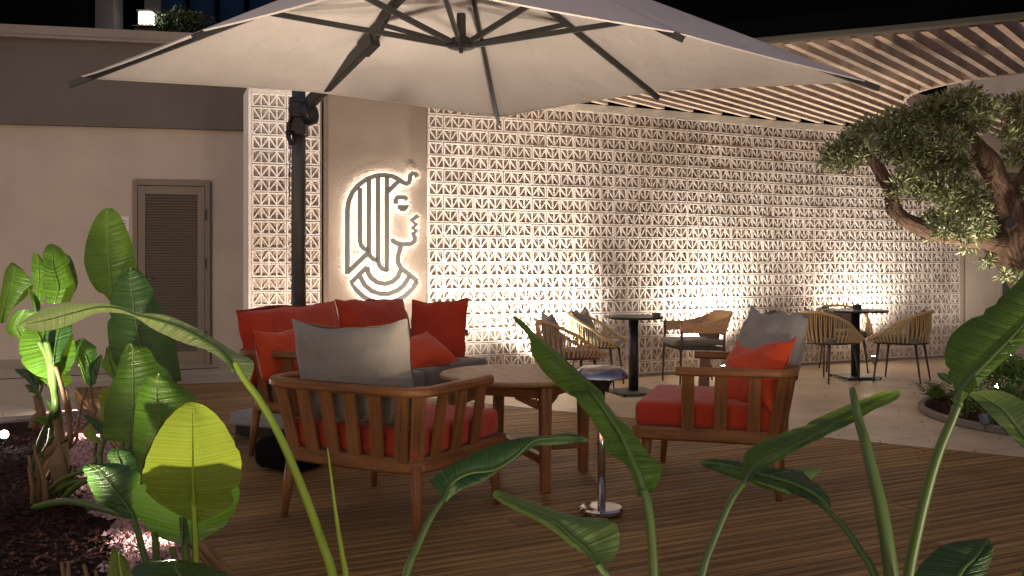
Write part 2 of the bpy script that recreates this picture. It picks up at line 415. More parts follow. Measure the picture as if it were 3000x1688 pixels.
        if bevel > 0:
            bm = o.modifiers.new('soft_edges', 'BEVEL'); bm.width = bevel; bm.segments = 2; bm.limit_method = 'ANGLE'; bm.angle_limit = R(40)
        return o
def tag(o, label=None, cat=None, group=None, kind=None):
    if label: o['label'] = label
    if cat: o['category'] = cat
    if group: o['group'] = group
    if kind: o['kind'] = kind
    return o
def thing(name, label, cat, loc=(0, 0, 0), rz=0.0, group=None):
    o = bpy.data.objects.new(name, None); C.objects.link(o); o.empty_display_size = 0.1
    o.location = loc; o.rotation_euler = (0, 0, rz); return tag(o, label, cat, group)
def copy_tree(o, parent=None):
    c = o.copy(); C.objects.link(c)
    if parent is not None: c.parent = parent
    for ch in o.children: copy_tree(ch, c)
    return c
def catmull(pts, n):
    pts = [Vector(p) for p in pts]; m = len(pts); out = []
    for i in range(n):
        t = i/(n-1)*(m-1); k = min(int(t), m-2); u = t-k
        p0, p1, p2, p3 = pts[max(k-1, 0)], pts[k], pts[k+1], pts[min(k+2, m-1)]
        out.append(0.5*((2*p1)+(p2-p0)*u+(2*p0-5*p1+4*p2-p3)*u*u+(3*p1-p0-3*p2+p3)*u**3))
    return out
def sstep(a, b, x):
    t = min(1, max(0, (x-a)/(b-a))); return t*t*(3-2*t)

# ================================================================== SETTING
mb = MB(); mb.add([(-60, -30, 0), (60, -30, 0), (60, 90, 0), (-60, 90, 0)], [(0, 1, 2, 3)])
tag(mb.build('terrace_floor', M['floor']), kind='structure')

# ---- raised timber deck, boards clipped to its outline
U = Vector((0.903, 0.43, 0)).normalized(); Vv = Vector((-U.y, U.x, 0))
deck_poly = [(-4.05, 8.75), (-0.60, 2.77), (3.0, 2.0), (5.4, 4.12), (-2.45, 9.2)]
def clip_poly(poly, nrm, d, keep_less=True):
    out = []; n = len(poly)
    for i in range(n):
        a, b = poly[i], poly[(i+1) % n]
        da, db = a[0]*nrm.x+a[1]*nrm.y-d, b[0]*nrm.x+b[1]*nrm.y-d
        if not keep_less: da, db = -da, -db
        if da <= 0: out.append(a)
        if da*db < 0:
            t = da/(da-db); out.append((a[0]+(b[0]-a[0])*t, a[1]+(b[1]-a[1])*t))
    return out
deck = thing('timber_deck', None, None); tag(deck, kind='structure')
mb = MB(); BW = 0.135
vals = [p[0]*Vv.x+p[1]*Vv.y for p in deck_poly]; v0 = min(vals)
i = 0
while v0+i*BW < max(vals):
    a, b = v0+i*BW, v0+(i+1)*BW-0.006
    poly = clip_poly(clip_poly(deck_poly, Vv, a, False), Vv, b, True)
    if len(poly) > 2:
        us = [p[0]*U.x+p[1]*U.y for p in poly]; u = min(us)-rnd.random()*2.2
        sh = rnd.random()*9
        while u < max(us):
            u1 = u+2.6+rnd.random()*0.8
            q = clip_poly(clip_poly(poly, U, u, False), U, u1-0.004, True)
            if len(q) > 2:
                sh = rnd.random()*9
                mb.prism(q, DECK-0.026, DECK+rnd.uniform(-.0012, .0012), rnd.random(), lambda v, sh=sh, a=a: (v.dot(U)+sh, v.dot(Vv)-a+v.z))
            u = u1
    i += 1
mb.build('deck_boards', M['deck'], deck)
mb = MB(); mb.prism(clip_poly(deck_poly, Vv, -99, False), 0.004, DECK-0.03); mb.build('deck_underside', M['black'], deck)
mb = MB()
for i in (0, 4, 3):
    a, b = Vector((*deck_poly[i], 0)), Vector((*deck_poly[(i+1) % 5], 0))
    nrm = Vector(((b-a).y, -(b-a).x, 0)).normalized()
    if nrm.dot(Vector((0, 5.5, 0))-a) > 0: nrm = -nrm
    a2, b2 = a+nrm*0.012, b+nrm*0.012
    mb.bar(a2+Vector((0, 0, 0.052)), b2+Vector((0, 0, 0.052)), 0.022, 0.095)
mb.build('deck_fascia', M['deck'], deck)

# ---- planting bed soil with mulch, and the gravel strip along the deck
EA, EB = Vector((-4.05, 8.75, 0)), Vector((-0.60, 2.77, 0)); ED = (EB-EA).normalized(); EN = Vector((ED.y, -ED.x, 0))
if EN.x > 0: EN = -EN
bedA = [(-3.45, 7.72), (-3.60, 7.55), (-4.1, 7.25), (-5.2, 6.9), (-8.0, 6.7), (-8, 0.5), (-3, -0.6), (3.2, -0.6), (3.2, 1.95), (-0.64, 2.75)]
mb = MB(); mb.prism(bedA, -0.03, 0.012); tag(mb.build('planting_bed_soil', M['soil']), kind='structure')
mb = MB()
cp = catmull([Vector((-8.0, 6.78, 0.02)), Vector((-5.2, 6.98, 0.02)), Vector((-4.1, 7.33, 0.02)), Vector((-3.66, 7.64, 0.02)), Vector((-3.42, 7.86, 0.02))], 24)
mb.sweep(cp, 0.07, 0.06); tag(mb.build('bed_kerb', M['coping'], smooth=False), kind='structure')
def pebble(mb, c, r, tone, flat=0.6):
    a = rnd.random()*6.28; vs = []
    for k in range(5):
        t = a+k*1.2566; q = r*rnd.uniform(.75, 1.15); vs.append(c+Vector((q*math.cos(t), q*math.sin(t), -r*.15+rnd.uniform(-.15, .15)*r)))
    vs.append(c+Vector((rnd.uniform(-.3, .3)*r, rnd.uniform(-.3, .3)*r, r*flat))); 
    mb.add(vs, [(k, (k+1) % 5, 5) for k in range(5)], None, tone)
mb = MB(); L = (EB-EA).length
for i in range(9500):
    t = rnd.random()**0.75; s = t*(L-0.9)+0.9
    wd = 0.36-0.08*t+0.05*math.sin(s*5)+0.03*math.sin(s*13)
    q = rnd.random()
    if q > 0.85 and rnd.random() < 0.5: continue
    p = EA+ED*s+EN*(0.03+q*wd)
    pebble(mb, p+Vector((0, 0, 0.018+rnd.random()*0.008)), rnd.uniform(.009, .019), rnd.random())
tag(mb.build('gravel', M['gravel']), 'lit pink gravel strip lying along the edge of the deck', kind='stuff')
mb = MB()
for i in range(15000):
    y = 2.3+5.3*rnd.random()**1.25; x = rnd.uniform(-0.68, 0.05)*y-0.3
    p = Vector((x, y, 0.02+rnd.random()*0.012))
    off = (p-EA).dot(EN)
    if off < 0.34 or y > 7.2+0.12*(x+4): continue
    c, a, l_, w_ = p, rnd.random()*3.14, rnd.uniform(.006, .017)*(1+1.6*rnd.random()**3), rnd.uniform(.003, .010)*(1+rnd.random()**3)
    d1 = Vector((math.cos(a), math.sin(a), rnd.uniform(-.4, .4)))*l_; d2 = Vector((-math.sin(a), math.cos(a), rnd.uniform(-.3, .3)))*w_
    mb.add([c-d1-d2, c+d1-d2, c+d1*.9+d2, c-d1*.8+d2, c+Vector((0, 0, .008))], [(0, 1, 4), (1, 2, 4), (2, 3, 4), (3, 0, 4)], None, rnd.random())
tag(mb.build('bark_mulch', M['mulch']), 'dark bark mulch covering the planting bed', kind='stuff')

a_, b_ = G(-40, 1114), G(640, 1078)
mb = MB(); mb.bar(a_+Vector((0, 0, .003)), b_+Vector((0, 0, .003)), .035, .006)
tag(mb.build('drain_channel', M['black']), kind='structure')
mb = MB()
for k in range(70):
    x_, y_ = rnd.uniform(2200, 2950), rnd.uniform(1095, 1330)
    p = G(x_, y_, .004)
    if (p-Vector((4.72, 7.6, 0))).length < 1.34 or p.y < 7.6-.62*p.x+.35: continue
    r_ = rnd.uniform(.006, .019); a = rnd.random()*6.28; d1 = Vector((math.cos(a), math.sin(a), 0))*r_; d2 = Vector((-math.sin(a), math.cos(a), 0))*r_*.5
    mb.add([p-d1, p-d2+Vector((0, 0, .004)), p+d1+Vector((0, 0, .002)), p+d2+Vector((0, 0, .005))], [(0, 1, 2, 3)], None, rnd.random())
tag(mb.build('fallen_leaves', M['mulch']), 'small dark leaf litter scattered on the pale terrace', kind='stuff')

# ---- left rear wall, fascia and door
WA, WB = Vector((-9.5, 10.49, 0)), Vector((-1.2, 12.23, 0)); WD = (WB-WA).normalized(); WN = Vector((WD.y, -WD.x, 0))
rzW = math.atan2(WD.y, WD.x)
def onwall(sx, sy, off=0.0):
    """point where the sight line through (sx, sy) meets the left wall, off metres in front of it"""
    r = Vector(((sx-1500)/F_PX, 1, -(sy-HORIZ)/F_PX)); t = (WA+WN*off).dot(WN)/r.dot(WN)
    return Vector((0, 0, CAM_H))+r*t
wt = thing('rear_wall', 'beige plastered wall with a dark upper band, standing behind the louvred door', 'wall', WA, rzW)
WL = (WB-WA).length
mb = MB(); mb.box((WL/2, 0.15, 1.46), (WL, 0.30, 2.92)); mb.build('wall_face', M['wall'], wt)
mb = MB(); mb.box((WL/2, 0.12, 3.42), (WL, 0.40, 1.02)); mb.build('upper_band', M['fascia'], wt)
mb = MB(); mb.box((WL/2, 0.10, 4.005), (WL, 0.48, 0.15)); mb.box((WL/2, 0.085, 3.945), (WL, 0.50, 0.03)); mb.build('coping', M['coping'], wt)
mb = MB(); mb.box((WL/2, -0.01, 0.05), (WL, 0.024, 0.10)); mb.build('skirting', M['coping'], wt)
# door
pl, pr = onwall(390, 900), onwall(617, 900)
dw = (pr-pl).length; dh = 2.27
dt = thing('louvred_door', 'closed taupe louvred door in the beige wall', 'door', (pl.x, pl.y, 0), rzW)
mb = MB()
mb.box((0.03, -0.02, dh/2), (0.06, 0.07, dh)); mb.box((dw-0.03, -0.02, dh/2), (0.06, 0.07, dh)); mb.box((dw/2, -0.02, dh-0.03), (dw-0.121, 0.068, 0.06))
mb.build('door_frame', M['doorpaint'], dt, bevel=0.004)
mb = MB()
l0, l1 = 0.065, dw-0.065
for a, b in ((l0, l0+0.085), (l1-0.085, l1)): mb.box(((a+b)/2, -0.028, (dh-0.07)/2+0.01), (b-a, 0.045, dh-0.09))
mb.box((dw/2, -0.028, dh-0.12), (l1-l0-.171, 0.045, 0.10)); mb.box((dw/2, -0.028, 0.09), (l1-l0-.171, 0.045, 0.14))
leafd = mb.build('door_leaf', M['doorpaint'], dt, bevel=0.003)
mb = MB(); z = 0.175
while z < dh-0.18:
    mb.bar((l0+.087, -0.03, z), (l1-.087, -0.03, z), 0.008, 0.05, up=(0, 0.75, 0.66)); z += 0.034
mb.box((dw/2, -0.003, dh/2), (l1-l0-.172, 0.004, dh-0.3))
mb.build('louvre_panel', M['louvre'], leafd)
mb = MB(); mb.bar((l0+0.045, -0.085, 1.06), (l0+0.17, -0.085, 1.06), 0.02, 0.02); mb.bar((l0+0.045, -0.05, 1.06), (l0+0.045, -0.09, 1.06), 0.02, 0.02); mb.box((l0+.045, -.053, 1.03), (.035, .006, .16))
mb.build('handle', M['black'], leafd)
for hz in (0.35, 1.25, 1.85):
    mb = MB(); mb.box((dw-0.055, -0.062, hz), (0.025, 0.02, 0.13)); mb.build('hinge', M['black'], dt)
ps = onwall(362, 655)
mb = MB(); mb.box((0, -0.006, 0), (0.13, 0.01, 0.17))
sp_ = mb.build('wall_plaque', M['signplate']); sp_.location = ps; sp_.rotation_euler = (0, 0, rzW)
tag(sp_, 'small pale plaque on the wall beside the louvred door', 'plaque')
mb = MB()
for k in range(3): mb.box((0, -0.013, 0.035-k*0.032), (0.075, 0.003, 0.008))
mb.build('plaque_lines', M['doorpaint'], sp_)

# ---- perforated block walls (real concrete blocks with triangular openings)
BH, BL, BT = 0.1365, 0.325, 0.030
def block(mb, O, du, dz, dn, flip, half=False, seedj=0.0):
    """one breeze block: frame plus four cells with diagonals"""
    n = 2 if half else 4; L_ = BL*n/4
    j = dn*rnd.uniform(-.003, .003)+dz*rnd.uniform(-.0015, .0015)
    def q(u, z, d): return O+du*u+dz*z+dn*d+j
    tn = rnd.random()
    def strip(u0, z0, u1, z1, wd, d0=0.0, d1=BT):
        a = Vector((u1-u0, z1-z0)); a.normalize(); px, pz = -a.y*wd/2, a.x*wd/2
        c = [(u0+px, z0+pz), (u0-px, z0-pz), (u1-px, z1-pz), (u1+px, z1+pz)]
        vs = [q(u, z, d0) for u, z in c]+[q(u, z, d1) for u, z in c]
        mb.add(vs, [(0, 1, 2, 3), (0, 4, 5, 1), (1, 5, 6, 2), (2, 6, 7, 3), (3, 7, 4, 0)], None, tn)
    e, t = 0.0035, 0.013
    strip(e, e+t/2, L_-e, e+t/2, t); strip(e, BH-e-t/2, L_-e, BH-e-t/2, t)
    strip(e+t/2, e+t*.97, e+t/2, BH-e-t*.97, t); strip(L_-e-t/2, e+t*.97, L_-e-t/2, BH-e-t*.97, t)
    a, b = e+t, L_-e-t; cw = (b-a)/n; z0, z1 = e+t*.9, BH-e-t*.9
    for k in range(n):
        if k: strip(a+k*cw, z0, a+k*cw, z1, 0.0125, 0.002, BT-.004)
        up = (k % 2 == 0) != flip
        u0, u1 = a+k*cw, a+(k+1)*cw
        if up: strip(u0, z1, u1, z0, 0.0125, 0.004, BT-.008)
        else: strip(u0, z0, u1, z1, 0.0125, 0.004, BT-.008)
def block_wall(mb, path, rows, bond, z0=0.03):
    """path(s) -> (point, dir) by arc length; blocks laid course by course"""
    plen = path['len']
    for r in range(rows):
        s = 0.0; first = True; rf = rnd.random() < 0.45
        while s < plen-0.02:
            half = (first and bond == 'running' and r % 2 == 1)
            L_ = BL/2 if half else BL
            if s+L_ > plen+0.02:
                half, L_ = True, BL/2
                if s+L_ > plen+.02: break
            p, _ = path['at'](s); p2, _ = path['at'](s+L_)
            du = (p2-p).normalized(); dn = Vector((du.y, -du.x, 0))
            if bond == 'stack': fl = r % 2 == 0
            else: fl = rf != (rnd.random() < 0.15)
            block(mb, p+Vector((0, 0, z0+r*BH)), du, Vector((0, 0, 1)), dn*-1, fl, half)
            s += L_; first = False
def arc(pts, n=80):
    c = catmull(pts, n); Ls = [0]
    for a, b in zip(c, c[1:]): Ls.append(Ls[-1]+(b-a).length)
    def at(s):
        for i in range(n-1):
            if Ls[i+1] >= s or i == n-2:
                t = (s-Ls[i])/(Ls[i+1]-Ls[i]); return c[i]+(c[i+1]-c[i])*t, (c[i+1]-c[i]).normalized()
    return {'len': Ls[-1], 'at': at, 'pts': c}
ROWS = 21; HTOP = 0.03+ROWS*BH
main_path = arc([Vector((-0.845, 9.47, 0)), Vector((1.40, 10.38, 0)), Vector((3.50, 11.46, 0)), Vector((6.07, 12.56, 0))])
def slab(mb, pts, off0, off1, z0, z1):
    """wall strip following a plan path between two offsets behind it"""
    fr = []
    for i, p in enumerate(pts):
        t = (pts[min(i+1, len(pts)-1)]-pts[max(i-1, 0)]).normalized(); n = Vector((-t.y, t.x, 0)); fr.append((p, n))
    rows = []
    for p, n in fr:
        a, b = p+n*off0, p+n*off1
        rows.append([Vector((a.x, a.y, z0)), Vector((a.x, a.y, z1)), Vector((b.x, b.y, z1)), Vector((b.x, b.y, z0))])
    mb.grid(rows, None, True)
    m = len(rows); mb.add(rows[0], [(3, 2, 1, 0)]); mb.add(rows[-1], [(0, 1, 2, 3)])
bw = thing('breeze_block_wall', 'long white wall of perforated concrete blocks behind the bistro tables', 'wall', (-0.845, 9.47, 0))
mb = MB(); block_wall(mb, main_path, ROWS, 'running'); mb.build('block_courses', M['block'], bw, world=True)
mb = MB(); slab(mb, main_path['pts'][::4]+[main_path['pts'][-1]], BT+0.003, BT+0.15, 0, HTOP); mb.build('wall_backing', M['backing'], bw, world=True)
mb = MB(); slab(mb, main_path['pts'][::4]+[main_path['pts'][-1]], -0.006, BT+0.151, HTOP, HTOP+0.075); mb.build('top_band', M['cream'], bw, world=True)
mb = MB(); slab(mb, main_path['pts'][::4]+[main_path['pts'][-1]], -0.012, BT, 0.0, 0.029); mb.build('plinth', M['coping'], bw, world=True)
pA, pB = Vector((-2.49, 8.98, 0)), Vector((-1.865, 9.21, 0))
pier_path = arc([pA, pA.lerp(pB, .5), pB], 12); 
bp_ = thing('breeze_block_pier', 'narrow white perforated block pier behind the parasol mast', 'pier', pA)
mb = MB(); block_wall(mb, pier_path, ROWS, 'stack'); 
mb.build('block_courses', M['block'], bp_, world=True)
mb = MB(); slab(mb, pier_path['pts'], BT+0.003, BT+0.6, 0, HTOP); mb.build('pier_backing', M['backing'], bp_, world=True)
mb = MB(); slab(mb, pier_path['pts'], -0.006, BT+0.601, HTOP, HTOP+0.075); slab(mb, [pA-(pB-pA).normalized()*.03, pA-(pB-pA).normalized()*.002], -0.002, BT+.6, 0, HTOP+.07)
mb.build('pier_edge', M['block'], bp_, world=True)
# sign panel between pier and long wall
qA, qB = Vector((-1.80, 9.20, 0)), Vector((-0.852, 9.52, 0))
qd = (qB-qA).normalized(); qn = Vector((qd.y, -qd.x, 0))
sg = thing('sign_panel', 'tall taupe rendered panel carrying the illuminated emblem', 'wall panel', qA)
mb = MB(); slab(mb, [qA, qB], 0.0, 0.5, 0, HTOP+0.07); mb.build('panel_face', M['panel'], sg, world=True)
mb = MB(); slab(mb, [pB+(pB-pA).normalized()*.004, qA-qd*.002], 0.03, 0.5, 0, HTOP+0.07); mb.build('recess_strip', M['panel'], sg, world=True)

# ---- illuminated emblem: profile head in bent strips, lit from behind
def onpanel(cx, cy, off):
    sx, sy = 940+cx*0.31746, 460+cy*0.31746
    r = Vector(((sx-1500)/F_PX, 1, -(sy-HORIZ)/F_PX)); t = (qA+qn*off).dot(qn)/r.dot(qn)
    return Vector((0, 0, CAM_H))+r*t
strokes = [
 [(244, 1082), (244, 600), (246, 480), (258, 405), (290, 328), (345, 262), (420, 206), (500, 176), (580, 168), (655, 178), (715, 204), (757, 236), (790, 248), (812, 238), (820, 205), (824, 172), (845, 152), (872, 156), (890, 186)],
 [(250, 1062), (428, 892)],
 [(360, 284), (360, 770), (370, 812), (396, 846), (440, 864)],
 [(443, 214), (443, 880), (455, 915), (482, 942), (522, 954)],
 [(527, 186), (527, 960), (540, 1002), (570, 1034), (612, 1046)],
 [(608, 178), (608, 1060)],
 [(618, 318), (716, 226)],
 [(688, 434), (690, 398), (706, 374), (775, 374), (796, 396)],
 [(705, 464), (805, 464), (768, 486), (730, 478)],
 [(896, 540), (838, 588), (882, 622), (846, 656), (882, 682), (850, 706), (866, 738), (864, 772), (838, 800), (760, 808), (705, 800), (664, 774), (656, 752)],
 [(736, 822), (724, 872), (710, 920), (712, 976), (738, 1026), (892, 1148)],
 [(890, 1146), (846, 1216), (775, 1284), (690, 1330), (590, 1350), (482, 1336), (392, 1290), (328, 1230), (282, 1158), (428, 1014)],
 [(818, 1100), (764, 1186), (700, 1236), (620, 1264), (540, 1262), (462, 1234), (402, 1180), (362, 1104)],
 [(735, 1046), (708, 1110), (660, 1152), (590, 1172), (520, 1158), (462, 1116), (434, 1064), (427, 1012)],
]
lg = thing('emblem_sign', 'grey backlit emblem of a profile head with striped headdress', 'sign', onpanel(560, 760, 0.0))
mb, lb = MB(), MB()
for st in strokes:
    pts = []
    for a, b in zip(st, st[1:]): pts += [a]
    pts.append(st[-1])
    mb.sweep([onpanel(x, y, 0.045) for x, y in pts], 0.048, 0.020, up=qn, bev=0.1)
    lb.sweep([onpanel(x, y, 0.030) for x, y in pts], 0.012, 0.008, up=qn, bev=0.1)
mb.build('emblem_strips', M['logo'], lg, world=True); lb.build('led_strip', M['led'], lg, world=True)

# ---- right-hand end: cream wall, glazed door, upper wall
eA = Vector((6.085, 12.60, 0)); eB = eA+Vector((0.92, 0.39, 0)).normalized()*6
cw_ = thing('cream_wall', 'plain cream wall past the end of the white block wall', 'wall', eA, math.atan2(.39, .92))
mb = MB(); mb.box((3.0, 0.15, 2.15), (6.0, 0.3, 4.3)); mb.build('wall_face', M['cream'], cw_)
gd = thing('glazed_door', 'tall grey green glazed door in the cream wall behind the olive tree', 'door', eA+Vector((.92, .39, 0)).normalized()*0.58, math.atan2(.39, .92))
mb = MB()
for x in (0.03, 1.17): mb.box((x, -0.02, 1.28), (0.06, 0.05, 2.56))
mb.box((0.6, -0.02, 2.53), (1.079, 0.05, 0.06)); mb.box((.6, -.02, .1), (1.079, .05, .2)); mb.build('door_frame', M['signplate'], gd)
mb = MB(); mb.box((0.6, -0.012, 1.35), (1.078, 0.012, 2.29)); mb.build('door_pane', M['glassgrey'], gd)
mb = MB(); mb.box((0.17, -0.07, 1.05), (0.025, 0.03, 0.9)); mb.build('handle', M['metal'], gd)

# ---- slatted pergola with curved front edge and a round opening
pg = thing('slatted_pergola', 'brown slatted timber pergola roof reaching out from the white block wall', 'pergola', (2.0, 8.5, 2.98))
rim = arc([Vector((-1.2, 9.25, 0)), Vector((0.2, 8.3, 0)), Vector((2.0, 7.43, 0)), Vector((2.83, 7.07, 0)), Vector((3.64, 6.67, 0)), Vector((5.5, 5.68, 0)), Vector((8.5, 3.9, 0))], 90)
SD = Vector((0.64, 0.77, 0)).normalized(); SN = Vector((SD.y, -SD.x, 0))
def cross_line(pts, o):
    """where the plan line {x.SN = o} meets a polyline"""
    for a, b in zip(pts, pts[1:]):
        da, db = a.dot(SN)-o, b.dot(SN)-o
        if da*db <= 0 and abs(da-db) > 1e-9: return a+(b-a)*(da/(da-db))
    return None
OC, OR = Vector((5.32, 9.5, 0)), 1.24
wall_far = main_path['pts']+[Vector((18, 17.7, 0))]
mb = MB(); o = -7.0; zs = 2.985
while o < 6.8:
    a, b = cross_line(rim['pts'], o), cross_line(wall_far, o)
    if a and b:
        b = b-SD*0.02
        segs = [(a, b)]
        oc = OC.dot(SN)-o
        if abs(oc) < OR:
            half = math.sqrt(OR*OR-oc*oc); m_ = OC.dot(SD); sa, sb = a.dot(SD), b.dot(SD)
            segs = []
            if m_-half > sa: segs.append((a, a+SD*(m_-half-sa)))
            if m_+half < sb: segs.append((a+SD*(m_+half-sa), b))
        for p, q in segs:
            if (q-p).length > 0.05: mb.bar(p+Vector((0, 0, zs+.07)), q+Vector((0, 0, zs+.07)), 0.055, 0.15)
    o += 0.158
mb.build('roof_slats', M['slat'], pg, world=True)
mb = MB(); mb.sweep([p+Vector((-.03, -.06, zs+0.024)) for p in rim['pts']], 0.05, 0.052); mb.build('front_fascia', M['fasciagrey'], pg, world=True)
mb = MB(); mb.sweep([p+Vector((-.028, -.055, zs+0.125)) for p in rim['pts']], 0.046, 0.148); mb.build('edge_board', M['darkbuild'], pg, world=True)
mb = MB(); mb.sweep([OC+Vector((OR*math.cos(t), OR*math.sin(t), zs+.07)) for t in [2*math.pi*k/60 for k in range(60)]], 0.03, 0.17, closed=True); mb.build('opening_ring', M['slat'], pg, world=True)

# ---- dark buildings and an added black backdrop behind
db = thing('black_backdrop', 'black backdrop block added to darken the sky above the pergola', 'building', (9, 22, 0))
mb = MB(); mb.box((0, 0, 6.0), (17.5, 4, 12.0)); mb.build('facade', M['darkbuild'], db)  # black mass added so the sky above the pergola reads dark
nb = thing('neighbour_house', 'dark house with a lantern standing behind the beige wall', 'building', (-12, 18.5, 0))
mb = MB(); mb.box((-1.0, 0, 4.4), (10.6, 3, 8.8)); mb.build('house_wall', M['darkbuild'], nb)
mb = MB(); mb.box((4.62, -1.3, 3.8), (0.34, 0.4, 7.6)); mb.build('gate_pillar', M['stone_dark'], nb)
mb = MB(); mb.bar((-3.9, -1.7, 6.0), (-1.2, -1.7, 5.0), 0.06, 0.06); mb.bar((-3.6, -1.7, 6.7), (-.6, -1.7, 5.3), .5, .06, up=(0, 1, 0)); mb.build('roof_edge', M['doorpaint'], nb)
mb = MB(); mb.box((2.4, -1.53, 5.6), (0.05, 0.05, 4)); mb.build('drain_pipe', M['metal'], nb)
LP = P(430, 57, 16.9)
wl = thing('wall_lantern', 'glowing square lantern on a dark post above the beige wall', 'lantern', LP)
mb = MB(); mb.box((0, 0, 0), (0.20, 0.20, 0.215)); mb.build('lantern_glass', M['lamp_glow'], wl)
mb = MB()
for x in (-.11, .11):
    for y in (-.11, .11): mb.box((x, y, 0), (.014, .014, .24))
for x in (-.035, .035): mb.box((x, -.112, 0), (.010, .010, .22))
mb.box((0, 0, .13), (.27, .27, .03)); mb.box((0, 0, -.125), (.25, .25, .03)); mb.box((0, 0, -.145), (.42, .3, .012)); mb.build('lantern_frame', M['black'], wl)
mb = MB(); mb.box((0, .1, -0.55), (.40, .3, .8)); mb.box((0, .32, .45), (.3, .08, 1.2)); mb.build('lantern_post', M['stone_dark'], wl)
fb_ = thing('blue_tower', 'dim blue facade far behind the hedge and lantern', 'building', (-9.6, 27, 0))
mb = MB(); mb.box((0, 0, 5.5), (7, 3, 11)); mb.build('facade', M['bluebuild'], fb_)
mb = MB()
for k in range(9): mb.box((-3.2+.8*k, -1.56, 5.6), (.09, .1, 10.6))
mb.build('facade_fins', M['darkbuild'], fb_)
point('lantern_light', LP+Vector((0, -.25, 0.0)), 9, (1.0, .85, .6), .1)
def scatter_leaves(mb, clumps, n, ll, lw, rs, up=0.0, droop=0.0):
    tot = sum(r**2.2 for _, r in clumps)
    for c, r in clumps:
        k = int(n*r**2.2/tot)
        for _ in range(k):
            d = Vector((rs.gauss(0, 1), rs.gauss(0, 1), rs.gauss(0, 1))).normalized()
            p = c+d*r*(rs.random()**0.45)*rs.uniform(.75, 1.12)
            a = (d*0.8+Vector((rs.gauss(0, .6), rs.gauss(0, .6), rs.gauss(0, .6)+up))).normalized()
            s = a.cross(Vector((rs.gauss(0, 1), rs.gauss(0, 1), rs.gauss(0, 1)))).normalized()
            l_, w_ = ll*rs.uniform(.6, 1.25), lw*rs.uniform(.7, 1.2); nrm = a.cross(s)
            mb.add([p, p+a*l_*.45+s*w_*.5+nrm*l_*.05, p+a*l_+Vector((0, 0, -droop*l_)), p+a*l_*.45-s*w_*.5+nrm*l_*.05], [(0, 1, 2, 3)], None, rs.random())
mb = MB(); rs = random.Random(3)
scatter_leaves(mb, [(P(480+k*26, 92-(k % 3)*8, 17.2), .32) for k in range(5)]+[(P(470, 60, 17.0), .16), (P(466, 85, 16.95), .14), (P(520, 70, 17.3), .28)], 5200, .07, .045, rs)
tag(mb.build('clipped_hedge', M['ivy']), 'dark clipped hedge beside the lantern', 'hedge')

# ================================================================== FURNITURE
def rounded_box(mb, c, size, r, crown=0.0, mtx=None, seg=10, noisef=0.0, seed=0):
    """upholstered block: superellipsoid-like cushion with a crowned top"""
    hx, hy, hz = size[0]/2, size[1]/2, size[2]/2; c = Vector(c)
    def axis(h, n):
        n = max(3, n); ins = [(-h+r)+(2*h-2*r)*k/n for k in range(n+1)]
        pre = [-h+r-r*math.sin(a) for a in (R(90), R(60), R(30))]
        return pre+ins+[-x for x in reversed(pre)]
    def clampc(p):
        q = Vector((max(-hx+r, min(hx-r, p.x)), max(-hy+r, min(hy-r, p.y)), max(-hz+r, min(hz-r, p.z)))); d = p-q
        if d.length > 1e-9: q = q+d.normalized()*r
        u, v = q.x/hx, q.y/hy
        if q.z > 0: q.z += crown*max(0, 1-u*u)*max(0, 1-v*v)
        if noisef: q += Vector((0, 0, 1))*noisef*noise.noise(Vector((q.x*5+seed, q.y*5, q.z*5)))+Vector((noise.noise(Vector((q.z*7, q.y*4+seed, 3))), 0, 0))*noisef*.6
        return q
    X, Y, Z = axis(hx, seg), axis(hy, seg), axis(hz, 3)
    def face(A, B, f, flip):
        rows = [[clampc(f(a, b)) for b in B] for a in A]
        if mtx is not None: rows = [[mtx @ p for p in r_] for r_ in rows]
        rows = [[p+c for p in r_] for r_ in rows]
        if flip: rows = rows[::-1]
        mb.grid(rows)
    face(X, Y, lambda a, b: Vector((a, b, hz)), True); face(X, Y, lambda a, b: Vector((a, b, -hz)), False)
    face(X, Z, lambda a, b: Vector((a, hy, b)), False); face(X, Z, lambda a, b: Vector((a, -hy, b)), True)
    face(Y, Z, lambda a, b: Vector((hx, a, b)), True); face(Y, Z, lambda a, b: Vector((-hx, a, b)), False)
def pillow(mb, c, w_, h_, t_, mtx, seed=0, sag=0.03, pinch=0.06, n=18, lump=0.012):
    """loose scatter cushion: two bulging sheets with drawn-in sides, pointed corners and creases. local x width, z height, y thickness"""
    c = Vector(c); sheets = []
    for sgn in (-1, 1):
        rows = []
        for i in range(n+1):
            row = []
            for k in range(n+1):
                u, v = -1+2*i/n, -1+2*k/n
                prof = (max(0, 1-abs(u)**2.6)**0.5)*(max(0, 1-abs(v)**2.6)**0.5)
                x = u*w_/2*(1-pinch*(1-v*v)*abs(u)**2); z = v*h_/2*(1-pinch*(1-u*u)*abs(v)**2)
                y = sgn*t_/2*prof*(1-0.25*v)
                z -= sag*(1-u*u)*max(0, v)
                q = Vector((u*1.7+seed*3.1, v*1.7, sgn*1.3+seed))
                nz = noise.noise(q)*lump+noise.noise(q*2.7)*lump*.55
                y += nz*prof; z += noise.noise(q*1.3+Vector((5, 0, 0)))*lump*1.2; x += noise.noise(q*1.3+Vector((0, 7, 0)))*lump*.8
                # creases running in from the corners
                cr = math.sin((u*v)*9+seed)*0.006*prof*abs(u*v)**.5; y += cr*sgn
                row.append(c+mtx @ Vector((x, y, z)))
            rows.append(row)
        sheets.append(rows if sgn > 0 else rows[::-1])
    for r_ in sheets: mb.grid([row[::-1] for row in r_])
def rotm(rx=0, ry=0, rz=0): return Matrix.Rotation(rz, 3, 'Z') @ Matrix.Rotation(ry, 3, 'Y') @ Matrix.Rotation(rx, 3, 'X')

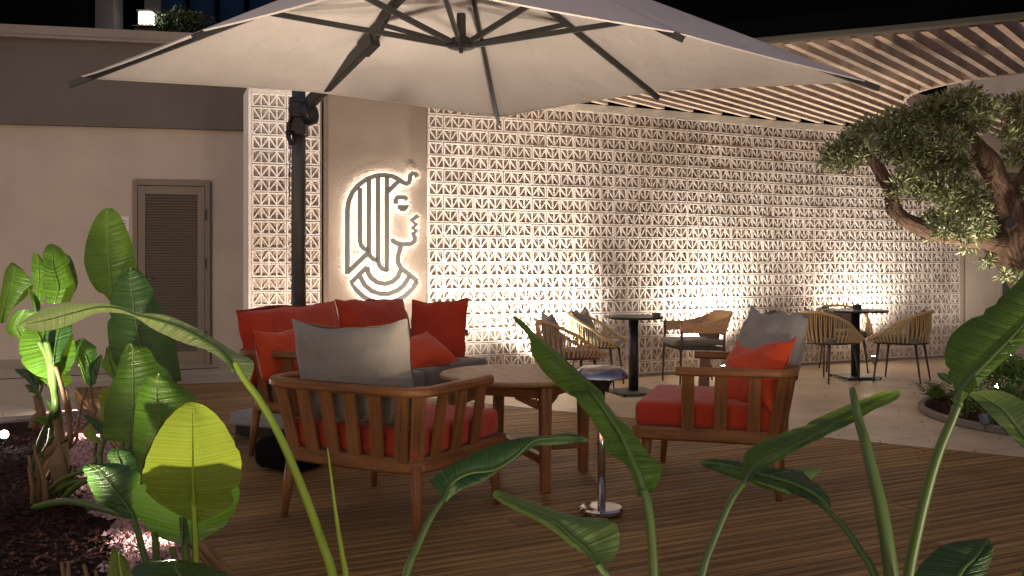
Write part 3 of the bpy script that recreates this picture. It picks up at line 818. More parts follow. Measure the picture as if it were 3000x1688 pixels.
def upath(hx, yf, yb, rc, bow, z, n=7):
    """U-shaped plan path: left arm front -> back -> right arm front"""
    p = [(-hx, yf), (-hx, yf-(yf-yb-rc)*.5), (-hx, yb+rc)]
    for k in range(1, n): a = R(90)*k/n; p.append((-hx+rc-rc*math.cos(a), yb+rc-rc*math.sin(a)))
    m = 10
    for k in range(m+1): x = -hx+rc+(2*hx-2*rc)*k/m; p.append((x, yb-bow*(1-(x/(hx-rc))**2)))
    for k in range(1, n): a = R(90)*k/n; p.append((hx-rc+rc*math.sin(a), yb+rc-rc*math.cos(a)))
    p += [(hx, yb+rc), (hx, yf-(yf-yb-rc)*.5), (hx, yf)]
    return [Vector((x, y, z)) for x, y in p]
def make_lounge(root, W_, D_, nback, cush_mats, narm=3, nseat=1):
    hx = W_/2; yf, yb = 0.17*D_/.8, -D_/2
    mb = MB(); mb.sweep(upath(hx-.028, yf, yb+.028, .11, .008, .63), 0.056, 0.042); mb.build('arm_rail', M['teak'], root)
    lx = hx-.065; lyb = yb+.065; lyf = D_/2-.01
    mb = MB(); pts = upath(lx-.022, lyf-.03, lyb+.022, .11, .015, .305); mb.sweep(pts, 0.045, 0.068)
    mb.bar((-lx, lyf-.02, .305), (lx, lyf-.02, .305), .04, .066)
    mb.build('seat_frame', M['teak'], root)
    def slat(b, t, nrm):
        m2 = MB(); m2.bar(b, t, 0.066, 0.02, up=nrm, w1=.060); m2.build('slat', M['teak'], root, bevel=.003)
    for k in range(nback):
        u = -1+2*k/(nback-1); xb, xt = u*(lx-.10), u*(hx-.125)
        slat((xb, lyb+.012-.012*(1-u*u), .325), (xt, yb+.030-.018*(1-u*u), .615), (0, 1, 0))
    for s in (-1, 1):
        for k in range(narm):
            y = yf-.06-(yf-.06-(yb+.20))*k/(narm-1) if narm > 1 else 0
            slat((s*(lx-.016), y+.01, .325), (s*(hx-.030), y, .615), (1, 0, 0))
        slat((s*(lx-.045), lyb+.05, .325), (s*(hx-.066), yb+.068, .615), (s, -1, 0))
    for sx in (-1, 1):
        for sy, y in ((1, lyf-.07), (-1, lyb+.05)):
            m2 = MB(); m2.tube([(sx*(lx-.05), y, .30), (sx*(lx-.035), y+sy*.012, .15), (sx*(lx-.022), y+sy*.025, 0)], [.027, .023, .015], 10)
            m2.build('leg', M['teak'], root, smooth=True)
    cw = (2*lx-.05)/nseat
    for k in range(nseat):
        m2 = MB(); rounded_box(m2, (-lx+.025+cw*(k+.5), .035, .395), (cw-.006, D_-.10, .125), .032, .014, None, 12, .004, k)
        m2.build('seat_cushion', cush_mats, root, smooth=True)
def lounge_frame(loc, fwd):
    return Vector((loc[0], loc[1], DECK)), math.atan2(-fwd[0], fwd[1])
loc1, rz1 = lounge_frame((-0.57, 4.43), (0.485, 0.875))
ch1 = thing('lounge_armchair', 'slatted wooden armchair turned away, with a grey back cushion and red seat', 'armchair', loc1, rz1, 'slatted wooden lounge armchairs')
make_lounge(ch1, 0.92, 0.82, 6, M['red'])
loc2, rz2 = lounge_frame((1.115, 5.06), (-0.955, 0.296))
ch2 = copy_tree(ch1); ch2.location = loc2; ch2.rotation_euler = (0, 0, rz2)
ch2['label'] = 'slatted wooden armchair in side view, with grey and red pillows against its back'
locs, rzs = lounge_frame((-0.914, 6.386), (0.906, -0.424))
sofa = thing('lounge_sofa', 'slatted wooden sofa with red back cushions below the emblem', 'sofa', locs, rzs)
make_lounge(sofa, 2.0, 0.80, 13, M['seatgrey'], 4, 2)

def local_point(loc, rz, p): return Vector(loc)+Matrix.Rotation(rz, 3, 'Z') @ Vector(p)
def put_pillow(name, label, m, loc, rz, p, w_, h_, t_, tilt, turn=0, roll=0, seed=0, group=None, lump=.012, sag=.03, pinch=.06):
    mb = MB(); pillow(mb, (0, 0, 0), w_, h_, t_, rotm(tilt, roll, 0), seed, sag, pinch, lump=lump)
    o = mb.build(name, m, smooth=True); o.location = local_point(loc, rz, p); o.rotation_euler = (0, 0, rz+turn)
    return tag(o, label, 'cushion', group)
# local y is forward: positive tilt about x leans the top backwards
put_pillow('back_cushion', 'large grey back cushion standing in the armchair turned away', M['grey'], loc1, rz1, (0.0, -0.275, 0.685), 0.65, 0.49, 0.17, R(10), 0, R(-1.5), 1, None, .016, .035, .035)
put_pillow('back_cushion', 'grey pillow leaning on the back of the side-view armchair', M['greylight'], loc2, rz2, (0.0, -0.245, 0.69), 0.50, 0.46, 0.21, R(20), R(38), R(-2), 2, None, .034, .0, .03)
put_pillow('scatter_pillow', 'orange red pillow in front of the grey one in the side-view armchair', M['orange'], loc2, rz2, (-0.15, -0.19, 0.60), 0.46, 0.40, 0.16, R(28), R(44), R(6), 3, None, .022, .04, .06)
g_ = 'red cushions on the sofa'
def sofa_s(s, off, z):   # s along the back from its near end, off forward from the back line
    return (1.0-s, -0.40+off, z)
put_pillow('back_cushion', 'red back cushion at the near end of the sofa, by the parasol mast', M['red'], locs, rzs, sofa_s(.52, .085, .665), 1.0, .46, .19, R(14), 0, R(1), 4, g_, .022, .0, .015)
put_pillow('back_cushion', 'red back cushion in the middle of the sofa, peaked towards the emblem', M['red'], locs, rzs, sofa_s(1.47, .085, .665), .90, .47, .19, R(14), 0, R(-2), 5, g_, .024, .0, .015)
put_pillow('scatter_pillow', 'square dark red pillow at the far end of the sofa', M['red'], locs, rzs, (-.86, -.02, .655), .50, .47, .15, R(12), R(-90), R(2), 6, g_, .018, .012, .045)
put_pillow('scatter_pillow', 'low orange red pillow leaning on the near sofa cushion', M['orange'], locs, rzs, sofa_s(.18, .27, .625), .50, .32, .13, R(16), 0, R(0), 7, g_, .012, .02, .05)
put_pillow('scatter_pillow', 'small red pillow lying on the sofa seat behind the grey cushion', M['orange'], locs, rzs, sofa_s(1.22, .58, .545), .44, .40, .14, R(62), R(-25), R(10), 8, g_, .012, .03, .07)

# ---- coffee table
ct = thing('coffee_table', 'round wooden coffee table between the armchairs and the sofa', 'coffee table', (0.045, 5.14, DECK), math.atan2(-.36, .126)+R(0))
mb = MB(); mb.lathe([(0.0, .538), (.40, .538), (.432, .545), (.44, .556), (.44, .563), (.434, .57), (0.0, .57)], seg=56)
mb2 = MB()
for i, f in enumerate(mb.f): mb2.add([mb.v[k] for k in f], [tuple(range(len(f)))], [[(mb.v[k].x+mb.v[k].y*.0, mb.v[k].y) for k in f]])
mb2.build('tabletop', M['tabletop'], ct)
for k in range(4):
    a = R(90)*k; p = Vector((math.cos(a), math.sin(a), 0))*.375; q = Vector((-math.sin(a), math.cos(a), 0))
    m2 = MB(); m2.bar(p+Vector((0, 0, .0)), p+Vector((0, 0, .537)), .046, .046, up=q, w1=.06, h1=.06); m2.build('leg', M['teak'], ct, bevel=.006)
mb = MB(); mb3 = MB()
for k in range(4):
    a0, a1 = R(90)*k, R(90)*(k+1)
    p0, p1 = Vector((math.cos(a0), math.sin(a0), 0))*.36, Vector((math.cos(a1), math.sin(a1), 0))*.36
    d = (p1-p0).normalized()
    mb.bar(p0+d*.02+Vector((0, 0, .505)), p1-d*.02+Vector((0, 0, .505)), .024, .062)
    for e, s in ((p0, 1), (p1, -1)): mb.bar(e+d*s*.03+Vector((0, 0, .44)), e+d*s*.16+Vector((0, 0, .475)), .022, .045, h1=.02)
for k in range(2):
    a0 = R(90)*k; p0 = Vector((math.cos(a0), math.sin(a0), 0))*.35; mb3.bar(p0+Vector((0, 0, .16+.001*k)), -p0+Vector((0, 0, .16+.001*k)), .04, .045+.004*k)
mb.build('apron', M['teak'], ct, bevel=.003); mb3.build('stretcher', M['teak'], ct, bevel=.003)

# ---- patio heater
hp = G(1762, 1505, DECK)
ht = thing('patio_heater', 'small steel mushroom-topped patio heater on the deck', 'heater', hp)
mb = MB(); mb.lathe([(.0, .0), (.092, .0), (.102, .012), (.104, .026), (.094, .034), (.06, .037), (.0, .038)], seg=36); mb.build('base_plate', M['chrome'], ht, smooth=False)
mb = MB(); mb.lathe([(.019, .037), (.019, .6)], seg=20); mb.build('pole', M['chrome'], ht, smooth=True)
mb = MB(); mb.lathe([(.03, .572), (.034, .575), (.04, .60), (.058, .628), (.068, .645), (.0, .646)], seg=28); mb.build('burner_cone', M['blackplastic'], ht, smooth=True)
mb = MB(); mb.lathe([(.064, .643), (.118, .640), (.127, .636), (.128, .640), (.118, .662), (.098, .682), (.085, .686), (.0, .690)], seg=40); mb.build('hood', M['chromehead'], ht, smooth=True)

# ---- bistro tables
def bistro(loc, rad, label, rz=0):
    t = thing('bistro_table', label, 'table', loc, rz, 'round bistro tables')
    mb = MB(); mb.lathe([(0, .725), (rad-.004, .725), (rad, .729), (rad, .744), (rad-.003, .747), (0, .747)], seg=44); mb.build('tabletop', M['black'], t)
    mb = MB(); mb.lathe([(.048, .02), (.048, .725)], seg=24); mb.build('column', M['blackplastic'], t, smooth=True)
    mb = MB(); mb.box((0, 0, .026), (.40, .40, .010)); mb.build('base_plate', M['metal'], t)
    for a in (-1, 1):
        for b in (-1, 1): m2 = MB(); m2.lathe([(.012, 0), (.012, .021)], (a*.185, b*.185, 0), 10); m2.build('foot', M['black'], t)
    return t
T1 = G(1856, 1153); T2 = G(2506, 1108)
bistro(T1, .288, 'round black bistro table with an ashtray, between the tan rope chairs', R(20))
bistro(T2, .34, 'round black bistro table with a dark pot, farthest along the block wall', R(12))
o = MB(); o.lathe([(.0, 0), (.034, 0), (.038, .005), (.040, .034), (.032, .034), (.029, .010), (0, .009)], seg=20)
a_ = o.build('ashtray', M['glassgrey'], smooth=False); a_.location = Vector((T1.x+.215, T1.y-.02, .747)); tag(a_, 'small glass ashtray on the nearer bistro table', 'ashtray')
o = MB(); o.lathe([(.0, 0), (.046, 0), (.047, .055), (.043, .058), (.040, .05), (0, .05)], seg=20)
a_ = o.build('table_pot', M['blackplastic'], smooth=False); a_.location = Vector((T2.x+.02, T2.y, .747)); tag(a_, 'dark round pot standing on the farther bistro table', 'pot')

# ---- rope tub chairs
def make_tub(root, rope):
    N = 66
    def plan(t, k=1.0):   # t in [-1,1] around the shell, 0 = middle of the back
        a = abs(t); s = 1 if t >= 0 else -1
        if a < .55: th = a/.55*R(90); x, y = .285*math.sin(th), -.275*math.cos(th)
        else: q = (a-.55)/.45; x, y = .285-.035*q*q, q*.27
        return Vector((s*x*k, y*k, 0))
    def ztop(t): a = abs(t); return .445+.30*(1-sstep(.08, 1.15, a)*1.02)
    top = [plan(-1+2*i/60, 1.03)+Vector((0, 0, ztop(-1+2*i/60))) for i in range(61)]
    low = [plan(-1+2*i/60, .86)+Vector((0, .0, .415)) for i in range(61)]
    mb = MB(); mb.tube(top, .0155, 8); mb.build('top_rail', rope, root, smooth=True)
    mb = MB()
    for i in range(N):
        t = -1+2*(i+.5)/N
        a = plan(t, 1.03)+Vector((0, 0, ztop(t)-.005)); b = plan(t+.012*(1 if i % 2 else -1), .86)+Vector((0, 0, .412))
        m_ = a.lerp(b, .5)+plan(t).normalized()*.018
        mb.tube([a, m_, b], .0052, 5, False)
    mb.build('rope_shell', rope, root, smooth=True)
    mb = MB(); mb.tube(low+[low[0]], .012, 8); mb.build('seat_ring', M['bronzeleg'], root, smooth=True)
    for t in (-.12, .12):
        mb = MB(); mb.bar(plan(t, .85)+Vector((0, 0, .40)), plan(t, 1.0)+Vector((0, 0, ztop(t))), .028, .010, up=plan(t)); mb.build('back_post', M['bronzeleg'], root)
    for sx, y, yo in ((-.19, .19, .05), (.19, .19, .05), (-.17, -.17, -.06), (.17, -.17, -.06)):
        mb = MB(); mb.tube([(sx, y, .42), (sx*1.22, y+yo, 0)], [.0145, .008], 10); mb.build('leg', M['bronzeleg'], root, smooth=True)
    mb = MB(); rounded_box(mb, (0, .02, .445), (.45, .45, .06), .028, .012); mb.build('seat_cushion', M['olivecush'], root, smooth=True)
gc = 'rope tub chairs around the bistro tables'
def aim(loc, fwd): return Vector((loc[0], loc[1], 0)), math.atan2(-fwd[0], fwd[1])
l_, r_ = aim((0.50, 8.52), (0.96, 0.26)); tubA = thing('rope_tub_chair', 'tan rope tub chair seen from behind, nearest to the coffee table', 'chair', l_, r_, gc)
make_tub(tubA, M['ropeorange'])
put_pillow('chair_pillow', 'upright grey pillow in the tan rope chair nearest the coffee table', M['greylight'], l_, r_, (0.02, -.16, .66), .36, .34, .12, R(14), 0, 0, 11)
tubs = []
def tub_at(loc, fwd, label, src=[None]):
    l, r = aim(loc, fwd)
    if src[0] is None:
        o = thing('rope_tub_chair', label, 'chair', l, r, gc); make_tub(o, M['rope']); src[0] = o
    else:
        o = copy_tree(src[0]); o.location = l; o.rotation_euler = (0, 0, r); o['label'] = label
    return l, r
l, r = tub_at((0.86, 9.62), (0.95, -0.32), 'straw rope tub chair with an olive pillow, behind the tan one')
put_pillow('chair_pillow', 'olive grey pillow leaning in the straw rope chair beside the nearer table', M['olivecush'], l, r, (0.0, -.13, .63), .40, .34, .12, R(16), R(-6), R(6), 12)
l, r = tub_at((3.36, 10.02), (0.84, 0.54), 'straw rope tub chair on the left of the farther bistro table')
put_pillow('chair_pillow', 'brown pillow in the rope chair on the left of the farther table', M['brownpil'], l, r, (0.03, -.15, .62), .38, .32, .11, R(15), 0, R(4), 13)
l, r = tub_at((4.17, 10.02), (-0.80, 0.60), 'straw rope tub chair on the right of the farther bistro table')
put_pillow('chair_pillow', 'brown pillow in the rope chair on the right of the farther table', M['brownpil'], l, r, (0.0, -.15, .615), .38, .32, .11, R(15), 0, R(-5), 14)
l, r = tub_at((3.86, 10.98), (-0.10, -1.0), 'straw rope tub chair facing out behind the farther bistro table')
put_pillow('chair_pillow', 'dark olive pillow in the rope chair behind the farther table', M['seatgrey'], l, r, (0.0, -.13, .60), .38, .30, .11, R(15), 0, 0, 15)
# ---- band-backed chair in profile
l, r = aim((1.90, 9.80), (-0.985, -0.17)); sc_ = thing('strap_back_chair', 'chair in profile with a wide tan strap back, right of the nearer bistro table', 'chair', l, r)
N = 46; rows_o, rows_i = [], []
for i in range(N+1):
    t = -1+2*i/N; a = abs(t); s = 1 if t > 0 else -1
    if a < .5: th = a/.5*R(90); x, y = .27*math.sin(th), -.24-.03*math.cos(th)
    else: x, y = .27, -.24+(a-.5)/.5*.47
    if a < .5: y -= .04*(1-a/.5)
    zt = .645+.115*(1-sstep(.25, .8, a)); zb = .545-.03*(1-sstep(.1, .6, a)); lean = .07*(1-sstep(.2, .7, a))
    bumpo = .003*(1 if i % 2 else -1)
    rows_o.append([Vector((s*x*(1.0+bumpo), y+lean*.3, zb)), Vector((s*(x+.012)*(1.0+bumpo), y-lean*.3, (zt+zb)/2)), Vector((s*(x+.004), y-lean, zt))])
    rows_i.append([Vector((p.x*.93, p.y+.016, p.z)) for p in rows_o[-1]])
mb = MB(); rows = [a+b[::-1] for a, b in zip(rows_o, rows_i)]; mb.grid(rows, None, True); mb.add(rows[0], [(0, 1, 2, 3, 4, 5)]); mb.add(rows[-1], [(5, 4, 3, 2, 1, 0)])
mb.build('strap_back', M['ropeorange'], sc_)
for sx in (-1, 1):
    m2 = MB(); m2.tube([(sx*.262, .225, .65), (sx*.262, .235, .40), (sx*.268, .25, 0)], [.013, .014, .009], 10); m2.build('leg', M['bronzeleg'], sc_, smooth=True)
    m2 = MB(); m2.tube([(sx*.23, -.25, .60), (sx*.24, -.23, .40), (sx*.25, -.30, 0)], [.012, .014, .009], 10); m2.build('leg', M['bronzeleg'], sc_, smooth=True)
mb = MB()
for sx in (-1, 1): mb.bar((sx*.255, .235, .40), (sx*.24, -.23, .38), .025, .04)
mb.bar((-.25, .235, .398), (.25, .235, .398), .025, .04); mb.bar((-.25, -.23, .378), (.25, -.23, .378), .025, .04); mb.build('seat_frame', M['bronzeleg'], sc_)
mb = MB(); rounded_box(mb, (0, .02, .445), (.47, .54, .06), .028, .01); mb.build('seat_cushion', M['olivecush'], sc_, smooth=True)
put_pillow('chair_pillow', 'plum grey pillow slumped on the seat of the strap-back chair', M['brownpil'], l, r, (0.0, -.17, .565), .42, .22, .15, R(6), 0, 0, 16)

# ================================================================== PARASOL
HEM = CAM_H+1.05
cL, cR, cF, cN = Vector((-2.587, 5.49, HEM)), Vector((2.19, 5.607, HEM)), Vector((-.10, 7.04, HEM)), Vector((-.47, 3.52, HEM))
mLF, mFR = Vector((-1.36, 6.22, HEM+.05)), Vector((0.98, 6.28, HEM+.06))
mLN, mNR = Vector((-1.53, 4.50, HEM+.04)), Vector((0.825, 4.53, HEM+.04))
APX = Vector((-.29, 5.36, HEM+.85))
um = thing('cantilever_parasol', 'large square off-white cantilever parasol over the lounge seats', 'parasol', (-1.50, 6.60, DECK), 0)
ringp = [cL, mLF, cF, mFR, cR, mNR, cN, mLN]
mb = MB(); NS = 14
ring_dense = []
canp = [APX.lerp(e, .968) for e in ringp]
for a, b in zip(canp, canp[1:]+canp[:1]):
    for k in range(8):
        t = k/8; p = a.lerp(b, t); sagz = 0.03*math.sin(math.pi*t); c_ = (APX-p); p = p+Vector((c_.x, c_.y, 0)).normalized()*sagz*.7; ring_dense.append((p, math.sin(math.pi*t)))
rows = []
for i in range(NS+1):
    t = i/NS*.985
    row = []
    for p, sg_ in ring_dense:
        q = p.lerp(APX, t); q.z -= 0.035*sg_*math.sin(math.pi*min(1, t*1.1))*(1-t); row.append(q)
    rows.append(row)
mb.grid(rows, None, True)
can = mb.build('canopy', M['canopy'], um, smooth=False, world=True)
# hem binding
mb = MB(); mb.tube([p+Vector((0, 0, -.004)) for p, _ in ring_dense]+[ring_dense[0][0]], .006, 5); mb.build('hem', M['canopy'], can, world=True)
# vent flap seen on the right shoulder
mb = MB(); v1 = cR.lerp(APX, .42)+Vector((0, 0, .03)); mb.lathe([(.5, 0), (.3, .1), (0, .17)], APX+Vector((0, 0, -.0)), 8); mb.build('vent_cap', M['canopy'], um, world=True)
HUB = Vector((APX.x, APX.y, CAM_H+(HORIZ-138)/F_PX*APX.y))
for e in ringp:
    out = (e-APX); tip = e+Vector((0, 0, -.020)); top = APX.lerp(e, .03)+Vector((0, 0, -.06))
    if e is mLF: tip = APX.lerp(e, .56)+Vector((0, 0, -.03))
    mb = MB(); mb.bar(top, tip, .022, .034); rib = mb.build('rib', M['ribmetal'], um, world=True)
    md = APX.lerp(e, .50)+Vector((0, 0, -.035))
    mb = MB(); d_ = (md-HUB); mb.bar(HUB+d_.normalized()*.05, md, .020, .030); mb.build('strut', M['ribmetal'], rib, world=True)
mb = MB(); mb.lathe([(.0, -.035), (.012, -.035), (.012, -.02), (.06, -.012), (.085, .0), (.07, .02), (.055, .05), (.028, .06), (.026, .19), (0, .19)], HUB, 24); mb.build('lower_hub', M['blackplastic'], um, world=True)
mb = MB(); mb.lathe([(.0, -.14), (.03, -.13), (.06, -.08), (.06, 0), (0, 0)], APX, 20); mb.build('upper_hub', M['blackplastic'], um, world=True)
mb = MB(); mb.lathe([(.0, -.16), (.018, -.12), (.012, -.02), (0, 0)], APX+Vector((-.01, -.02, -.20)), 12); mb.build('pull_knob', M['black'], um, world=True)
MT = Vector((-1.50, 6.60, 0))
mb = MB(); mb.lathe([(.052, .12+DECK*0), (.050, 1.6), (.046, 2.50), (0, 2.50)], MT+Vector((0, 0, 0.12)), 24); mb.build('mast', M['metal'], um, smooth=True, world=True)
HNG = P(890, 318, 6.52)
armtop = mLF.lerp(APX, .46)+Vector((0, 0, -.10))
mb = MB(); mb.bar(HNG+Vector((-.02, .0, -.02)), armtop, .05, .085); mb.bar(armtop, APX+Vector((-.25, .2, -.02)), .045, .06); mb.build('cantilever_arm', M['ribmetal'], um, world=True, bevel=.006)
mb = MB(); ad = (armtop-HNG).normalized(); mb.bar(armtop-ad*.12, armtop+ad*.03, .07, .10); mb.build('arm_clamp', M['blackplastic'], um, world=True, bevel=.006)
mb = MB()
def disc(mb, c, ax, r, t, seg=22):
    ax = Vector(ax).normalized(); mb.tube([Vector(c)-ax*t/2, Vector(c)-ax*t*.3, Vector(c)+ax*t*.3, Vector(c)+ax*t/2], [r*.86, r, r, r*.86], seg)
HB = P(880, 335, 6.50)
mb.box(HB+Vector((-.01, 0, -.02)), (.11, .12, .26)); disc(mb, P(906, 332, 6.46), (1, -.35, .2), .085, .07); disc(mb, P(872, 322, 6.46), (0, -1, 0), .06, .08)
crank = mb.build('crank_housing', M['blackplastic'], um, world=True, bevel=.008)
mb = MB(); mb.tube([P(858, 345, 6.45), P(846, 365, 6.44), P(845, 400, 6.44), P(852, 422, 6.45), P(866, 420, 6.46), P(868, 380, 6.46)], .016, 8); mb.tube([P(838, 389, 6.40), P(860, 389, 6.44)], .014, 8); mb.build('crank_handle', M['black'], crank, world=True, smooth=True)
mb = MB(); mb.tube([P(851, 430, 6.5), P(847, 520, 6.5), P(848, 580, 6.5)], .004, 5); mb.build('pull_cord', M['brownpil'], um, world=True)
mtx = rotm(0, 0, math.atan2(-.424, .906))
mb = MB(); mb.box(Vector((-1.42, 6.52, .215)), (.74, .74, .09), mtx); mb.build('base_slab', M['whiteplastic'], um, world=True, bevel=.02)
mb = MB(); mb.box(Vector((-1.42, 6.52, .138)), (.68, .68, .062), mtx); mb.build('base_tray', M['black'], um, world=True)
# black floor bag partly hidden under the sofa
mb = MB(); rounded_box(mb, (0, 0, 0), (.34, .28, .17), .06, .01, None, 10, .008, 4); fb = mb.build('floor_bag', M['blackcloth'], smooth=True)
fb.location = (-1.26, 5.33, DECK+.09); fb.rotation_euler = (0, 0, R(-35)); tag(fb, 'low black rounded bag on the deck between sofa and armchair', 'bag')

# ================================================================== BROAD-LEAVED PLANTS
CR = {'V': (0, 0, 1.1646), 'D': (0, 560, .4762), 'E': (0, 1050, .4403), 'F': (620, 840, .5246), 'G': (1450, 840, .5246), 'H': (2150, 800, .6128),
      'K1': (1500, 1150, .31056), 'K2': (2300, 1250, .30225), 'K3': (650, 1400, .33), 'K4': (200, 1050, .24155), 'K5': (0, 1000, .20704), 'K6': (0, 1350, .27174), 'K7': (0, 550, .34522)}
def px(crop, p):
    if len(p) == 3: crop, p = p[0], p[1:]
    x0, y0, s = CR[crop]; return x0+p[0]*s, y0+p[1]*s
def leaf(parent, crop, rows, d0, d1=None, m='leaf', fold=(0.25, 0.25), bulge=0.10, rib=0.007, n=26, wav=0.012, seed=0):
    """a broad leaf: rows of (left edge, midrib, right edge) from base to tip, standing d0..d1 metres away; each half folds away from the midrib"""
    d1 = d0 if d1 is None else d1
    pts = []
    for i, (a, b, c_) in enumerate(rows):
        t = i/(len(rows)-1); d = d0+(d1-d0)*t
        mpt = P(*px(crop, b), d)
        out = []
        for e, f in ((a, fold[0]), (c_, fold[1])):
            q = P(*px(crop, e), d); hw = (q-mpt).length; out.append(P(*px(crop, e), d+hw*f))
        pts.append((out[0], mpt, out[1]))
    Lc, Mc, Rc = (catmull([p[k] for p in pts], n) for k in range(3))
    K = 5; grid, uvs = [], []; acc = 0.0
    for i in range(n):
        if i: acc += (Mc[i]-Mc[i-1]).length
        hwl, hwr = (Lc[i]-Mc[i]).length, (Rc[i]-Mc[i]).length
        row, ur = [], []
        nick = [1-(.16*rnd.random() if rnd.random() < .14 and 2 < i < n-3 else .025*rnd.random()) for _ in range(2)]
        view = (Mc[i]-Vector((0, 0, CAM_H))).normalized()
        for k in range(-K, K+1):
            u = abs(k)/K; e, hw = (Lc[i], hwl) if k < 0 else (Rc[i], hwr)
            p = Mc[i].lerp(e, u*(nick[k > 0] if abs(k) == K else 1))
            rip = noise.noise(Vector((acc*9+seed*5.3, k*.6, seed)))*wav*u
            p = p-view*(bulge*hw*math.sin(math.pi*u))+view*(rip+(0.004 if k == 0 else 0))
            row.append(p); ur.append((acc*2.2+seed*.37, (k/K)*max(hwl, hwr)*6))
        grid.append(row); uvs.append(ur)
    mb = MB(); mb.grid(grid, uvs)
    o = mb.build('leaf', M[m], parent, smooth=True, world=True)
    mb = MB(); mb.tube([p-(p-Vector((0, 0, CAM_H))).normalized()*.002 for p in Mc[:-2]], [rib*(1-.85*i/(n-3)) for i in range(n-2)], 6, True, .5, .6)
    mb.build('midrib', M['stemyoung' if m == 'leafyoung' else 'stem'], o, smooth=True, world=True)
    return o, Mc[0]
def stem(parent, crop, pts, d, r, m='stem', root=None, name='stem', d1=None):
    n = len(pts); q = []
    for i, p in enumerate(pts):
        dd = d+((d1-d)*i/(n-1) if d1 is not None else 0); q.append(P(*px(crop, p), dd))
    if root == 'auto':
        v = (q[-1]-q[-2]).normalized(); v = (v+Vector((0, 0, -.8))).normalized(); k_ = (q[-1].z-0.005)/max(.2, -v.z); root = q[-1]+v*k_; root.z = 0.005
    if root is not None: q += [q[-1].lerp(Vector(root), .6)+Vector((0, 0, .05)), Vector(root)]
    c = catmull(q, max(14, 5*len(q))); k = len(c)
    mb = MB(); mb.tube(c, [r[0]+(r[1]-r[0])*i/(k-1) for i in range(k)], 10, True, .5)
    return mb.build(name, M[m], parent, smooth=True, world=True)
def plant(label, loc): return thing('bird_of_paradise_plant', label, 'plant', loc, 0, 'broad-leaved plants in the beds')

# --- tall plant beside the door
p1 = plant('tall plant with an upright leaf reaching over the door, left of the deck', (-2.42, 4.9, 0))
leaf(p1, 'D', [((688, 700), (694, 700), (760, 690)), ((650, 650), (690, 640), (825, 600)), ((580, 600), (686, 560), (845, 520)), ((530, 500), (676, 470), (842, 440)), ((516, 400), (668, 380), (822, 350)), ((540, 270), (657, 270), (785, 245)), ((590, 160), (655, 180), (740, 150)), ((635, 112), (660, 125), (705, 115)), ((678, 103), (680, 104), (682, 103))], 4.75, 4.85, 'leaf', (.25, .2), .06, seed=1)
leaf(p1, 'D', [((860, 1190), (884, 1190), (910, 1190)), ((740, 1110), (880, 1100), (1100, 1180)), ((685, 1020), (872, 1000), (1112, 1110)), ((662, 900), (855, 900), (1080, 930)), ((662, 790), (836, 800), (1030, 800)), ((676, 690), (820, 690), (975, 680)), ((700, 590), (810, 590), (920, 570)), ((745, 500), (803, 510), (860, 490)), ((798, 470), (800, 471), (803, 470))], 4.5, 4.6, 'leafdark', (.2, .3), .08, seed=2)
leaf(p1, 'E', [((870, 560), (886, 560), (905, 560)), ((700, 540), (886, 500), (1010, 560)), ((684, 430), (886, 400), (1120, 420)), ((700, 300), (886, 280), (1190, 250)), ((735, 180), (888, 150), (1140, 110)), ((780, 60), (888, 30), (1040, 20)), ((800, -10), (885, -60), (985, -70)), ((850, -95), (865, -100), (885, -95))], 4.2, 4.3, 'leaf', (.25, .35), .08, seed=3)
leaf(p1, 'E', [((915, 885), (925, 885), (950, 800)), ((898, 720), (940, 760), (985, 640)), ((886, 560), (985, 600), (1060, 480)), ((888, 430), (1066, 430), (1180, 340)), ((900, 320), (1046, 320), (1302, 288)), ((925, 210), (1040, 220), (1270, 225)), ((975, 120), (1045, 140), (1170, 160)), ((1040, 92), (1060, 96), (1065, 105))], 3.95, 4.05, 'leaf', (.5, .3), .14, seed=4)
leaf(p1, 'D', [((700, 1160), (715, 1160), (735, 1150)), ((620, 1075), (690, 1090), (740, 1080)), ((640, 1030), (672, 1030), (700, 1020)), ((655, 960), (660, 960), (668, 950))], 4.8, 4.9, 'leaf', (.1, .2), .05, seed=5)
leaf(p1, 'E', [((680, 420), (690, 420), (710, 420)), ((668, 330), (684, 330), (705, 340)), ((655, 235), (680, 250), (715, 250)), ((690, 190), (705, 200), (735, 190))], 4.7, 4.7, 'leafyoung', (.1, .3), .05, seed=6)
leaf(p1, 'E', [((700, 570), (722, 545), (765, 560)), ((640, 480), (690, 490), (720, 500)), ((585, 420), (640, 440), (690, 430)), ((540, 362), (555, 375), (575, 375))], 4.75, 4.9, 'leafdark', (.4, .2), .1, seed=7)
leaf(p1, 'E', [((650, 570), (662, 568), (672, 560)), ((595, 545), (610, 520), (650, 520)), ((555, 500), (590, 470), (630, 490)), ((590, 430), (600, 430), (610, 440))], 4.8, 4.8, 'leafyoung', (.3, .2), .1, seed=8)
RT = Vector((-2.42, 4.9, 0))
for cr, pts, d, r in (('E', [(886, 500), (905, 640), (925, 800), (950, 1050)], 4.2, (.011, .02)), ('E', [(690, 560), (668, 640), (650, 720)], 4.75, (.009, .012)), ('E', [(640, 560), (630, 640), (628, 700)], 4.8, (.008, .01)),
                      ('E', [(885, 560), (830, 640), (810, 760)], 4.3, (.012, .016)), ('E', [(815, 560), (822, 640), (830, 760)], 4.8, (.01, .014))):
    stem(p1, cr, pts, d, r, root=RT+Vector((rnd.uniform(-.08, .08), rnd.uniform(-.08, .08), 0)))
